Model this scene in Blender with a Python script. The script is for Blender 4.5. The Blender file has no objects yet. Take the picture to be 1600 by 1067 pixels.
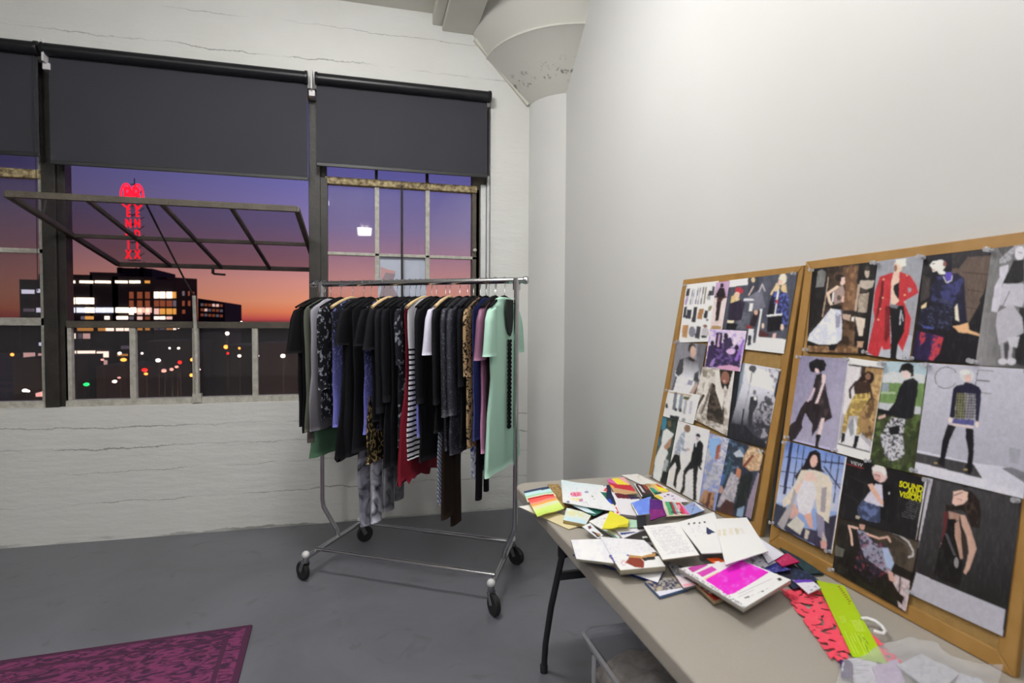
import bpy, bmesh, math, random
import numpy as np
from mathutils import Vector, Matrix
random.seed(7); rng = np.random.RandomState(7)
D = bpy.data; SC = bpy.context.scene; COL = SC.collection
# ------------------------------------------------------------------ camera maths (vanishing points measured on the photograph)
FPX = 890.; CX, CY = 800., 533.5; EYE = 1.42
def _ray(x, y):
    d = np.array([x-CX, -(y-CY), -FPX]); return d/np.linalg.norm(d)
_Y = _ray(570., 503.5); _X = _ray(4250., 525.); _X = _X-_Y*_X.dot(_Y); _X /= np.linalg.norm(_X)
ROT = np.array([_X, _Y, np.cross(_X, _Y)]); ORG = np.array([0, 0, EYE])
def un(x, y, ax, val):                       # photo point on the plane (axis = value)
    d = ROT@_ray(x, y); return ORG+d*(val-ORG[ax])/d[ax]
def unp(x, y, P, N):                         # photo point on a general plane
    d = ROT@_ray(x, y); N = np.array(N, float); return ORG+d*((np.array(P, float)-ORG).dot(N)/d.dot(N))
def pr(p):
    q = ROT.T@(np.array(p, float)-ORG); return CX-FPX*q[0]/q[2], CY+FPX*q[1]/q[2]
def prv(P):
    q = (np.asarray(P)-ORG)@ROT; return CX-FPX*q[:, 0]/q[:, 2], CY+FPX*q[:, 1]/q[:, 2]
cam = D.objects.new('camera', D.cameras.new('camera')); COL.objects.link(cam); SC.camera = cam
M = Matrix.Identity(4)
for i in range(3):
    for j in range(3): M[i][j] = ROT[i][j]
M.translation = Vector((0, 0, EYE)); cam.matrix_world = M
cam.data.sensor_width = 36; cam.data.lens = FPX/1600*36; cam.data.clip_start = .05; cam.data.clip_end = 2000
cam.data.dof.use_dof = True; cam.data.dof.focus_distance = 2.7; cam.data.dof.aperture_fstop = 3.2
# ------------------------------------------------------------------ colour and materials
def lin(c):
    if isinstance(c, str): c = [int(c[i:i+2], 16) for i in (0, 2, 4)]
    return [((v/255)/12.92 if v/255 <= .04045 else ((v/255+.055)/1.055)**2.4) for v in c]
def nmat(name):
    m = D.materials.new(name); m.use_nodes = True; nt = m.node_tree; return m, nt, nt.nodes['Principled BSDF']
def N(nt, t, **k):
    n = nt.nodes.new(t)
    for a, b in k.items():
        if a[0] == '_': n.inputs[a[1:].replace('_', ' ')].default_value = b
        else: setattr(n, a, b)
    return n
def bump(nt, b, src, s, dist=.01):
    u = N(nt, 'ShaderNodeBump', _Strength=s, _Distance=dist); nt.links.new(src, u.inputs['Height']); nt.links.new(u.outputs[0], b.inputs['Normal'])
def mat(name, col, rough=.6, metal=0., var=.12, scale=6., bs=0., bscale=60., col2=None, spec=.5):
    m, nt, b = nmat(name); c = lin(col); L = nt.links
    tc = N(nt, 'ShaderNodeTexCoord'); no = N(nt, 'ShaderNodeTexNoise', _Scale=scale, _Detail=4.)
    L.new(tc.outputs['Object'], no.inputs['Vector'])
    r = N(nt, 'ShaderNodeValToRGB'); r.color_ramp.elements[0].position = .3; r.color_ramp.elements[1].position = .7
    c2 = lin(col2) if col2 else [min(1, v*(1+var)) for v in c]; c1 = c if col2 else [v*(1-var) for v in c]
    r.color_ramp.elements[0].color = (*c1, 1); r.color_ramp.elements[1].color = (*c2, 1)
    L.new(no.outputs['Fac'], r.inputs['Fac']); L.new(r.outputs[0], b.inputs['Base Color'])
    b.inputs['Roughness'].default_value = rough; b.inputs['Metallic'].default_value = metal; b.inputs['Specular IOR Level'].default_value = spec
    if bs:
        n2 = N(nt, 'ShaderNodeTexNoise', _Scale=bscale, _Detail=3.); L.new(tc.outputs['Object'], n2.inputs['Vector']); bump(nt, b, n2.outputs['Fac'], bs)
    return m
def emit(name, col, s):
    m, nt, b = nmat(name); b.inputs['Base Color'].default_value = (*lin(col), 1)
    b.inputs['Emission Color'].default_value = (*lin(col), 1); b.inputs['Emission Strength'].default_value = s; return m
def glassm(name, tint, refl=1., rough=.0, ior=1.5, haze=0.):
    m = D.materials.new(name); m.use_nodes = True; nt = m.node_tree; nt.nodes.clear(); L = nt.links
    o = N(nt, 'ShaderNodeOutputMaterial'); t = N(nt, 'ShaderNodeBsdfTransparent'); t.inputs[0].default_value = (*tint, 1)
    g = N(nt, 'ShaderNodeBsdfGlossy'); g.inputs['Roughness'].default_value = rough; g.inputs[0].default_value = (refl, refl, refl, 1)
    f = N(nt, 'ShaderNodeLayerWeight', _Blend=.5); pw = N(nt, 'ShaderNodeMath', operation='POWER'); L.new(f.outputs['Facing'], pw.inputs[0]); pw.inputs[1].default_value = 5.
    ma = N(nt, 'ShaderNodeMath', operation='MULTIPLY_ADD'); L.new(pw.outputs[0], ma.inputs[0]); ma.inputs[1].default_value = .45; ma.inputs[2].default_value = .035; x = N(nt, 'ShaderNodeMixShader')
    L.new(ma.outputs[0], x.inputs[0]); L.new(t.outputs[0], x.inputs[1]); L.new(g.outputs[0], x.inputs[2]); last = x
    if haze:
        d = N(nt, 'ShaderNodeBsdfDiffuse'); d.inputs[0].default_value = (.75, .76, .8, 1); y = N(nt, 'ShaderNodeMixShader'); y.inputs[0].default_value = haze
        L.new(x.outputs[0], y.inputs[1]); L.new(d.outputs[0], y.inputs[2]); last = y
    L.new(last.outputs[0], o.inputs[0]); return m
def amat(name, rough=.5, kind=None, c2=None, scale=40., spec=.5, bs=0., alpha=None):
    """material reading the colours stored on the mesh, optionally with a woven or printed pattern over them"""
    m, nt, b = nmat(name); L = nt.links
    a = N(nt, 'ShaderNodeAttribute', attribute_name='Col'); tc = N(nt, 'ShaderNodeTexCoord'); out = a.outputs['Color']
    b.inputs['Roughness'].default_value = rough; b.inputs['Specular IOR Level'].default_value = spec
    def mix(fac, c):
        mx = N(nt, 'ShaderNodeMixRGB'); L.new(fac, mx.inputs[0]); L.new(a.outputs['Color'], mx.inputs[1]); mx.inputs[2].default_value = (*lin(c), 1); return mx.outputs[0]
    def ramp(src, p0, p1, inv=False):
        r = N(nt, 'ShaderNodeValToRGB'); e = r.color_ramp.elements; e[0].position = p0; e[1].position = p1
        if inv: e[0].color = (1, 1, 1, 1); e[1].color = (0, 0, 0, 1)
        L.new(src, r.inputs[0]); return r.outputs[0]
    if kind == 'leopard':
        v = N(nt, 'ShaderNodeTexVoronoi', _Scale=scale); n = N(nt, 'ShaderNodeTexNoise', _Scale=scale*1.5)
        L.new(tc.outputs['Object'], v.inputs['Vector']); L.new(tc.outputs['Object'], n.inputs['Vector'])
        r1 = ramp(v.outputs['Distance'], .3, .36); r2 = ramp(v.outputs['Distance'], .55, .6, True); r3 = ramp(n.outputs['Fac'], .42, .5)
        q = N(nt, 'ShaderNodeMath', operation='MULTIPLY'); L.new(r1, q.inputs[0]); L.new(r2, q.inputs[1])
        q2 = N(nt, 'ShaderNodeMath', operation='MULTIPLY'); L.new(q.outputs[0], q2.inputs[0]); L.new(r3, q2.inputs[1]); out = mix(q2.outputs[0], c2)
    elif kind in ('dye', 'speck', 'patch'):
        n = N(nt, 'ShaderNodeTexNoise', _Scale=scale, _Detail=3., _Distortion=1.5 if kind != 'speck' else 0.); L.new(tc.outputs['Object'], n.inputs['Vector'])
        out = mix(ramp(n.outputs['Fac'], *((.42, .62) if kind == 'dye' else (.58, .64) if kind == 'speck' else (.5, .54))), c2)
    elif kind == 'stripes':
        w = N(nt, 'ShaderNodeTexWave', wave_type='BANDS', bands_direction='Z', _Scale=scale, _Distortion=.8); L.new(tc.outputs['Object'], w.inputs['Vector'])
        sz = N(nt, 'ShaderNodeSeparateXYZ'); L.new(tc.outputs['Object'], sz.inputs[0]); lt = N(nt, 'ShaderNodeMath', operation='LESS_THAN'); L.new(sz.outputs[2], lt.inputs[0]); lt.inputs[1].default_value = .60
        ml = N(nt, 'ShaderNodeMath', operation='MULTIPLY'); L.new(ramp(w.outputs['Fac'], .62, .7), ml.inputs[0]); L.new(lt.outputs[0], ml.inputs[1]); out = mix(ml.outputs[0], c2)
    elif kind == 'vstripes':
        w = N(nt, 'ShaderNodeTexWave', wave_type='BANDS', bands_direction='DIAGONAL', _Scale=scale, _Distortion=3.); L.new(tc.outputs['Object'], w.inputs['Vector'])
        out = mix(ramp(w.outputs['Fac'], .5, .6), c2)
    L.new(out, b.inputs['Base Color'])
    if bs:
        n2 = N(nt, 'ShaderNodeTexNoise', _Scale=350., _Detail=2.); L.new(tc.outputs['Object'], n2.inputs['Vector']); bump(nt, b, n2.outputs['Fac'], bs, .003)
    if alpha:
        n3 = N(nt, 'ShaderNodeTexNoise', _Scale=alpha, _Detail=1., _Distortion=2.5); L.new(tc.outputs['Object'], n3.inputs['Vector'])
        L.new(ramp(n3.outputs['Fac'], .55, .57, True), b.inputs['Alpha'])
    return m
# ------------------------------------------------------------------ objects
def tag(o, label=None, cat=None, group=None, kind=None):
    if label: o['label'] = label
    if cat: o['category'] = cat
    if group: o['group'] = group
    if kind: o['kind'] = kind
    return o
def thing(name, loc, label, cat, group=None):
    o = D.objects.new(name, None); o.location = loc; o.empty_display_size = .05; COL.objects.link(o); return tag(o, label, cat, group)
def struct(name, loc=(0, 0, 0)):
    o = D.objects.new(name, None); o.location = loc; COL.objects.link(o); o['kind'] = 'structure'; return o
WL = {}
class MB:
    def __init__(s): s.v = []; s.f = []; s.m = []; s.mi = 0
    def add(s, vs, fs):
        k = len(s.v); s.v += [tuple(map(float, p)) for p in vs]; s.f += [tuple(i+k for i in f) for f in fs]; s.m += [s.mi]*len(fs); return s
    def box(s, a, b):
        (x0, y0, z0), (x1, y1, z1) = a, b
        return s.hexa([(x0, y0, z0), (x1, y0, z0), (x1, y1, z0), (x0, y1, z0), (x0, y0, z1), (x1, y0, z1), (x1, y1, z1), (x0, y1, z1)])
    def hexa(s, p): return s.add(p, [(0, 3, 2, 1), (4, 5, 6, 7), (0, 1, 5, 4), (1, 2, 6, 5), (2, 3, 7, 6), (3, 0, 4, 7)])
    def bar(s, p, q, w, h=None, up=(0, 0, 1)):              # rectangular bar from p to q
        p, q = Vector(p), Vector(q); d = (q-p).normalized(); r = d.cross(Vector(up)).normalized()*w/2; u = r.cross(d).normalized()*(h or w)/2
        return s.hexa([p-r-u, p+r-u, q+r-u, q-r-u, p-r+u, p+r+u, q+r+u, q-r+u])
    def slab(s, P, off):                                      # polygon P extruded by vector off
        n = len(P); P = [Vector(p) for p in P]; o = Vector(off)
        return s.add(P+[p+o for p in P], [tuple(range(n))[::-1], tuple(range(n, 2*n))]+[(i, (i+1) % n, n+(i+1) % n, n+i) for i in range(n)])
    def tube(s, pts, r, n=10, flat=1., caps=True):
        pts = [Vector(p) for p in pts]; rs = r if hasattr(r, '__len__') else [r]*len(pts)
        t0 = (pts[1]-pts[0]).normalized(); u = t0.orthogonal().normalized(); vs = []
        for i, p in enumerate(pts):
            t = (pts[min(i+1, len(pts)-1)]-pts[max(i-1, 0)]).normalized(); u = (u-t*u.dot(t)).normalized(); w = t.cross(u)
            vs += [p+(u*math.cos(a)*flat+w*math.sin(a))*rs[i] for a in [2*math.pi*j/n for j in range(n)]]
        fs = [(i*n+j, i*n+(j+1) % n, (i+1)*n+(j+1) % n, (i+1)*n+j) for i in range(len(pts)-1) for j in range(n)]
        if caps: fs += [tuple(range(n))[::-1], tuple(range((len(pts)-1)*n, len(pts)*n))]
        return s.add(vs, fs)
    def lathe(s, prof, c=(0, 0, 0), axis=(0, 0, 1), n=24):
        ax = Vector(axis).normalized(); u = ax.orthogonal().normalized(); w = ax.cross(u); c = Vector(c)
        vs = [c+ax*h+(u*math.cos(2*math.pi*j/n)+w*math.sin(2*math.pi*j/n))*r for r, h in prof for j in range(n)]; k = len(prof)
        return s.add(vs, [(i*n+j, i*n+(j+1) % n, (i+1)*n+(j+1) % n, (i+1)*n+j) for i in range(k-1) for j in range(n)]+[tuple(range(n))[::-1], tuple(range((k-1)*n, k*n))])
    def ball(s, c, r, n=12, sq=1.): return s.lathe([(max(1e-4, r*math.sin(math.pi*i/8)), -r*sq*math.cos(math.pi*i/8)) for i in range(9)], c, n=n)
    def build(s, name, mt, parent=None, smooth=False, bevel=0., cols=None, seg=2):
        me = D.meshes.new(name); par = (WL.get(parent.name) or Vector(parent.location)) if parent else Vector((0, 0, 0))
        me.from_pydata([Vector(p)-par for p in s.v], [], s.f)
        mts = mt if isinstance(mt, (list, tuple)) else [mt]
        for q in mts: me.materials.append(q)
        if len(mts) > 1: me.polygons.foreach_set('material_index', s.m)
        bm = bmesh.new(); bm.from_mesh(me)
        if cols is None: bmesh.ops.recalc_face_normals(bm, faces=bm.faces)
        bm.to_mesh(me); bm.free()
        if cols is not None:
            at = me.color_attributes.new('Col', 'FLOAT_COLOR', 'POINT'); a = np.ones((len(s.v), 4), np.float32); a[:, :3] = cols; at.data.foreach_set('color', a.ravel())
        o = D.objects.new(name, me); COL.objects.link(o)
        if smooth:
            me.polygons.foreach_set('use_smooth', [True]*len(me.polygons))
            if smooth != 'all' and hasattr(me, 'set_sharp_from_angle'): me.set_sharp_from_angle(angle=math.radians(40))
        if bevel:
            b = o.modifiers.new('bevel', 'BEVEL'); b.width = bevel; b.segments = seg; b.limit_method = 'ANGLE'
        if parent: o.parent = parent; WL[o.name] = par
        return o
def top(mb, name, mt, label, cat, group=None, loc=None, **k):   # a thing that is one mesh; origin near the object
    a = np.array(mb.v); c = loc if loc is not None else ((a[:, 0].min()+a[:, 0].max())/2, (a[:, 1].min()+a[:, 1].max())/2, a[:, 2].min())
    mb.v = [tuple(p) for p in (a-np.array(c))]; o = mb.build(name, mt, **k); o.location = tuple(float(q) for q in c); return tag(o, label, cat, group)
# ------------------------------------------------------------------ printed pages: colours rasterised to the vertices of a fine flat mesh
def vnoise(x, y, seed=0):
    def h(i, j):
        q = np.sin(i*127.1+j*311.7+seed*74.7)*43758.5453; return q-np.floor(q)
    i, j = np.floor(x), np.floor(y); fx, fy = x-i, y-j; fx = fx*fx*(3-2*fx); fy = fy*fy*(3-2*fy)
    return (h(i, j)*(1-fx)+h(i+1, j)*fx)*(1-fy)+(h(i, j+1)*(1-fx)+h(i+1, j+1)*fx)*fy
def inside(x, y, P):
    r = np.zeros(x.shape, bool); n = len(P)//2
    for k in range(n):
        x1, y1, x2, y2 = P[2*k], P[2*k+1], P[(2*k+2) % (2*n)], P[(2*k+3) % (2*n)]
        if y1 == y2: continue
        r ^= ((y1 > y) != (y2 > y)) & (x < (x2-x1)*(y-y1)/(y2-y1)+x1)
    return r
def paint(px, py, ops, fr, base, k, tone=0):
    """ops are in the local frame fr=(x0,y0,scale); base colour string; k gain from printed tone to albedo"""
    x = (px-fr[0])/fr[2]; y = (py-fr[1])/fr[2]; C = np.tile(np.array(lin(base)), (len(x), 1))
    for o in ops:
        t = o[0]
        if t == 'P': m = inside(x, y, o[2]); C[m] = lin(o[1])
        elif t == 'E':
            _, c, cx, cy, rx, ry = o[:6]; a = math.radians(o[6] if len(o) > 6 else 0); dx, dy = x-cx, y-cy
            u, v = dx*math.cos(a)+dy*math.sin(a), -dx*math.sin(a)+dy*math.cos(a); C[(u/rx)**2+(v/ry)**2 < 1] = lin(c)
        elif t == 'L':
            _, c, w, P = o; m = np.zeros(len(x), bool)
            for q in range(len(P)//2-1):
                ax, ay, bx, by = P[2*q:2*q+4]; dx, dy = bx-ax, by-ay; s = np.clip(((x-ax)*dx+(y-ay)*dy)/(dx*dx+dy*dy+1e-9), 0, 1)
                m |= (x-ax-s*dx)**2+(y-ay-s*dy)**2 < (w/2)**2
            C[m] = lin(c)
        elif t == 'R':                                        # ring
            _, c, cx, cy, r, w = o; d = np.hypot(x-cx, y-cy); C[abs(d-r) < w/2] = lin(c)
        elif t == 'N':                                        # mottling of a second colour, inside a polygon
            _, c, amt, sc, th, P = o; n = vnoise(x/sc, y/sc, sc)*.65+vnoise(x/sc*2.3, y/sc*2.3, sc+3)*.35
            m = np.clip((n-th)*8, 0, 1)*amt
            if P: m = m*inside(x, y, P)
            C = C*(1-m[:, None])+np.array(lin(c))*m[:, None]
        elif t == 'G':                                        # blend between two points of the print
            _, c1, c2, x0, y0, x1, y1, P = o; s = np.clip(((x-x0)*(x1-x0)+(y-y0)*(y1-y0))/((x1-x0)**2+(y1-y0)**2), 0, 1)[:, None]
            g = np.array(lin(c1))*(1-s)+np.array(lin(c2))*s
            if P: m = inside(x, y, P); C[m] = g[m]
            else: C = g
        elif t == 'T':                                        # grey lines of small print
            _, c, x0, y0, ux, uy, vx, vy, n, ln = o
            for q in range(n):
                f = .75+.25*vnoise(np.array([q*1.7]), np.array([x0]))[0]
                ax, ay = x0+vx*q/n, y0+vy*q/n; dx, dy = ux*f, uy*f; s = np.clip(((x-ax)*dx+(y-ay)*dy)/(dx*dx+dy*dy), 0, 1)
                m = ((x-ax-s*dx)**2+(y-ay-s*dy)**2 < (ln/2)**2) & (vnoise(x/ln/1.3, y/ln*.0+q) > .3); C[m] = C[m]*.45+np.array(lin(c))*.55
    g = 1+.15*(vnoise(px/2.3, py/2.3, 11)-.5)+.09*(vnoise(px/7., py/7., 5)-.5); g = g if tone else 1+(g-1)*.15; C = C*g[:, None] if hasattr(g, 'shape') else C
    if tone:
        Y = C.mean(1, keepdims=True); st = (.6*vnoise(px/3.1+py/30., py/12., 17)+.4*vnoise(px/1.6-py/22., py/5., 29)-.5)[:, None]; wt = np.clip(1.1-2.4*Y, .05, 1); C = C*(1+.6*st*wt)+.035*np.clip(st-.08, 0, 1)*wt
    if tone: Y = C.mean(1, keepdims=True); C = Y+(C-Y)*.86
    return np.clip(C*k, 0, .86)
def sheetmesh(Pw, ops, fr, base, k=1.25, thick=.0004, side=None, curl=0., res=1.05, nrm=None, wav=0., seed=0, tone=0):
    """Pw: four world corners TL TR BR BL. Returns MB and colours."""
    Pw = [np.array(p, float) for p in Pw]; q = [pr(p) for p in Pw]
    w = max(math.dist(q[0], q[1]), math.dist(q[3], q[2])); h = max(math.dist(q[0], q[3]), math.dist(q[1], q[2]))
    nx, ny = max(6, int(w/res)), max(6, int(h/res)); U, V = np.meshgrid(np.linspace(0, 1, nx+1), np.linspace(0, 1, ny+1)); U = U.ravel()[:, None]; V = V.ravel()[:, None]
    G = (Pw[0]*(1-U)+Pw[1]*U)*(1-V)+(Pw[3]*(1-U)+Pw[2]*U)*V
    px, py = prv(G); C = paint(px, py, ops, fr, base, k, tone)
    if tone:                                                # soften as halftone printing does
        A = C.reshape(ny+1, nx+1, 3)
        for _ in range(2): B = np.pad(A, ((1, 1), (1, 1), (0, 0)), 'edge'); A = (B[1:-1, 1:-1]*4+B[:-2, 1:-1]+B[2:, 1:-1]+B[1:-1, :-2]+B[1:-1, 2:])/8
        C = A.reshape(-1, 3)
    n = nrm if nrm is not None else np.cross(Pw[3]-Pw[0], Pw[1]-Pw[0]); n = n/np.linalg.norm(n)
    if n[2] < 0 and abs(n[2]) > .5: n = -n
    if abs(n[2]) <= .5 and n[0] > 0: n = -n
    if wav: G = G+n*(vnoise(U*3+seed, V*3+seed*2, seed)-.3)*wav
    if curl: G = G+n*curl*(2*np.abs(U-.5)*2*np.abs(V-.5))**3
    m = MB(); i = lambda a, b: b*(nx+1)+a
    F = [(i(a, b), i(a+1, b), i(a+1, b+1), i(a, b+1)) for b in range(ny) for a in range(nx)]
    m.v = [tuple(p) for p in G.tolist()]
    rim = [i(a, 0) for a in range(nx)]+[i(nx, b) for b in range(ny)]+[i(a, ny) for a in range(nx, 0, -1)]+[i(0, b) for b in range(ny, 0, -1)]
    K = len(m.v); lo = [tuple(G[r]-n*thick) for r in rim]; m.v += [m.v[r] for r in rim]+lo; L = len(rim)
    F += [(K+j, K+(j+1) % L, K+L+(j+1) % L, K+L+j) for j in range(L)]; F += [tuple(range(K+L, K+2*L))]
    m.f = F; m.m = [0]*len(F); sc = np.array(lin(side or base))*k*.9
    return m, np.vstack([C, np.clip(np.tile(sc, (2*L, 1)), 0, .86)])
PAPER = amat('printed paper', .42, spec=.4); MATTE = amat('matte paper and card', .75, spec=.25)
# ------------------------------------------------------------------ the room
YW, YG, XR, ZC = 4.18, 4.27, 1.39, 3.64
def wallmat(name, lines=(), base='dfe0de'):
    m, nt, b = nmat(name); L = nt.links; tc = N(nt, 'ShaderNodeTexCoord'); no = N(nt, 'ShaderNodeTexNoise', _Scale=1.6, _Detail=7., _Roughness=.6)
    L.new(tc.outputs['Object'], no.inputs['Vector']); r = N(nt, 'ShaderNodeValToRGB'); e = r.color_ramp.elements; e[0].position = .25; e[1].position = .65
    c = lin(base); e[0].color = (c[0]*.92, c[1]*.92, c[2]*.9, 1); e[1].color = (*c, 1); L.new(no.outputs['Fac'], r.inputs[0]); col = r.outputs[0]; h = None
    sp = N(nt, 'ShaderNodeSeparateXYZ'); L.new(tc.outputs['Object'], sp.inputs[0])
    wob = N(nt, 'ShaderNodeTexNoise', _Scale=2.2, _Detail=9., _Roughness=.72); L.new(tc.outputs['Object'], wob.inputs['Vector'])
    brk = N(nt, 'ShaderNodeTexNoise', _Scale=2.3, _Detail=3.); L.new(tc.outputs['Object'], brk.inputs['Vector'])
    zz = N(nt, 'ShaderNodeMath', operation='MULTIPLY_ADD'); L.new(wob.outputs['Fac'], zz.inputs[0]); zz.inputs[1].default_value = .11; L.new(sp.outputs[2], zz.inputs[2])
    for z, w in lines:                                         # board joints left by the formwork, chipped and broken
        d = N(nt, 'ShaderNodeMath', operation='COMPARE'); L.new(zz.outputs[0], d.inputs[0]); d.inputs[1].default_value = z+.055; d.inputs[2].default_value = w
        f = N(nt, 'ShaderNodeMapRange'); L.new(brk.outputs['Fac'], f.inputs[0]); f.inputs[1].default_value = .38; f.inputs[2].default_value = .6; f.inputs[4].default_value = .95
        q = N(nt, 'ShaderNodeMath', operation='MULTIPLY'); L.new(d.outputs[0], q.inputs[0]); L.new(f.outputs[0], q.inputs[1])
        mx = N(nt, 'ShaderNodeMixRGB'); L.new(q.outputs[0], mx.inputs[0]); L.new(col, mx.inputs[1]); mx.inputs[2].default_value = (*[v*.45 for v in c], 1); col = mx.outputs[0]
        if h is None: h = q.outputs[0]
        else: a = N(nt, 'ShaderNodeMath', operation='ADD'); L.new(h, a.inputs[0]); L.new(q.outputs[0], a.inputs[1]); h = a.outputs[0]
    L.new(col, b.inputs['Base Color']); b.inputs['Roughness'].default_value = .55; b.inputs['Specular IOR Level'].default_value = .35
    rg = N(nt, 'ShaderNodeTexNoise', _Scale=9., _Detail=8., _Roughness=.65); mp = N(nt, 'ShaderNodeMapping'); mp.inputs[3].default_value = (.35, 1, 1.6)
    L.new(tc.outputs['Object'], mp.inputs[0]); L.new(mp.outputs[0], rg.inputs['Vector']); hh = rg.outputs['Fac']
    if h is not None:
        sb = N(nt, 'ShaderNodeMath', operation='SUBTRACT'); L.new(rg.outputs['Fac'], sb.inputs[0]); L.new(h, sb.inputs[1]); hh = sb.outputs[0]
    bump(nt, b, hh, .35, .02); return m
WALLC = wallmat('painted board-marked concrete', [(z, .0036) for z in (.25, .60, .735, 3.22)]+[(.004, .010), (.45, .0016), (3.45, .0016)])
WALLP = mat('smooth pale grey painted plaster', 'd9d9d8', .5, var=.02, scale=1.2, bs=.03, bscale=9.)
WALLD = mat('white painted concrete soffit', 'cfcec4', .6, var=.05, scale=3., bs=.15, bscale=20.)
m, nt, b = nmat('grey painted concrete floor'); L = nt.links; tc = N(nt, 'ShaderNodeTexCoord')
n1 = N(nt, 'ShaderNodeTexNoise', _Scale=1.3, _Detail=8., _Roughness=.62, _Distortion=.6); L.new(tc.outputs['Object'], n1.inputs['Vector'])
r = N(nt, 'ShaderNodeValToRGB'); e = r.color_ramp.elements; e[0].position = .3; e[0].color = (*lin('5d5e65'), 1); e[1].position = .68; e[1].color = (*lin('72737c'), 1); L.new(n1.outputs['Fac'], r.inputs[0])
n2 = N(nt, 'ShaderNodeTexNoise', _Scale=4.5, _Detail=5., _Distortion=1.8); L.new(tc.outputs['Object'], n2.inputs['Vector'])
r2 = N(nt, 'ShaderNodeValToRGB'); e = r2.color_ramp.elements; e[0].position = .62; e[0].color = (0, 0, 0, 1); e[1].position = .72; e[1].color = (.4, .4, .4, 1); L.new(n2.outputs['Fac'], r2.inputs[0])
mx = N(nt, 'ShaderNodeMixRGB'); L.new(r2.outputs[0], mx.inputs[0]); L.new(r.outputs[0], mx.inputs[1]); mx.inputs[2].default_value = (*lin('4c4c50'), 1); L.new(mx.outputs[0], b.inputs['Base Color'])
rr = N(nt, 'ShaderNodeMapRange'); L.new(n1.outputs['Fac'], rr.inputs[0]); rr.inputs[3].default_value = .3; rr.inputs[4].default_value = .55; L.new(rr.outputs[0], b.inputs['Roughness'])
bump(nt, b, n1.outputs['Fac'], .12, .02); FLOOR = m
def S(mb, name, mt, parent=None, **k):
    o = mb.build(name, mt, parent, **k)
    if not parent: o['kind'] = 'structure'
    return o
XL, YB = -6.5, -7.5
XJ = .904                                                     # right jamb of the window band
S(MB().box((XL-.2, YB-.2, -.15), (3.2, 4.5, 0)), 'floor', FLOOR)
w = MB(); ZS, ZT = .868, 3.02
w.box((XL, YW, 0), (3., YW+.24, ZS)); w.box((XL, YW, ZT), (3., YW+.24, ZC)); w.box((XJ, YW, ZS), (3., YW+.24, ZT)); w.box((XL, YW, ZS), (XL+.9, YW+.24, ZT))
S(w, 'wall_back', WALLC)
S(MB().box((XL-.2, YB, 0), (XL, YW, ZC)), 'wall_left', WALLP)
S(MB().box((XL, YB-.2, 0), (XR, YB, ZC)), 'wall_front', WALLP)
S(MB().box((XR, YB, 0), (XR+.14, 3.885, ZC)), 'wall_right', WALLP)
S(MB().box((2.8, 3.0, 0), (3., YW, ZC)), 'wall_side', WALLP)
S(MB().box((XL-.2, YB-.2, ZC), (3.2, 4.5, ZC+.2)), 'ceiling', WALLD)
bm_ = MB().box((.545, -6, 3.525), (.785, YW, ZC)).box((.475, -6, 3.56), (.545, YW, ZC)); S(bm_, 'trim_1', WALLD, bevel=.006)
# mushroom column with its flared capital
CXc, CYc = 1.55, 4.18
S(MB().lathe([(.345, 0), (.345, 3.055), (.35, 3.062)], (CXc, CYc, 0), n=64), 'trim_2', mat('white painted column', 'e3e3e1', .5, var=.02, scale=2., bs=.05), smooth=True)
m, nt, b = nmat('flaking white paint'); L = nt.links; tc = N(nt, 'ShaderNodeTexCoord'); n1 = N(nt, 'ShaderNodeTexNoise', _Scale=16., _Detail=6., _Roughness=.7); L.new(tc.outputs['Object'], n1.inputs['Vector'])
sp = N(nt, 'ShaderNodeSeparateXYZ'); L.new(tc.outputs['Object'], sp.inputs[0]); mr = N(nt, 'ShaderNodeMapRange'); L.new(sp.outputs[2], mr.inputs[0]); mr.inputs[1].default_value = 3.10; mr.inputs[2].default_value = 3.155
mr2 = N(nt, 'ShaderNodeMapRange'); L.new(sp.outputs[2], mr2.inputs[0]); mr2.inputs[1].default_value = 3.24; mr2.inputs[2].default_value = 3.17; mu = N(nt, 'ShaderNodeMath', operation='MULTIPLY'); L.new(mr.outputs[0], mu.inputs[0]); L.new(mr2.outputs[0], mu.inputs[1])
r = N(nt, 'ShaderNodeValToRGB'); e = r.color_ramp.elements; e[0].position = .56; e[0].color = (0, 0, 0, 1); e[1].position = .6; L.new(n1.outputs['Fac'], r.inputs[0])
m2 = N(nt, 'ShaderNodeMath', operation='MULTIPLY'); L.new(mu.outputs[0], m2.inputs[0]); L.new(r.outputs[0], m2.inputs[1]); mx = N(nt, 'ShaderNodeMixRGB'); L.new(m2.outputs[0], mx.inputs[0])
mx.inputs[1].default_value = (*lin('d6d5ce'), 1); mx.inputs[2].default_value = (*lin('85837a'), 1); L.new(mx.outputs[0], b.inputs['Base Color']); b.inputs['Roughness'].default_value = .6; bump(nt, b, n1.outputs['Fac'], .25, .01)
S(MB().lathe([(.345, 3.055), (.50, 3.20), (.668, 3.36), (.68, 3.362), (.68, 3.374), (.672, 3.38), (.775, 3.52), (.86, 3.64)], (CXc, CYc, 0), n=96), 'trim_3', m, smooth=True)
# sloping chamfer strip where the beam haunch meets the wall
S(MB().bar((.79, YW-.012, 3.50), (1.2, YW-.012, 3.065), .05, .03, up=(0, 1, 0)), 'trim_4', WALLD, bevel=.004)
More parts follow.
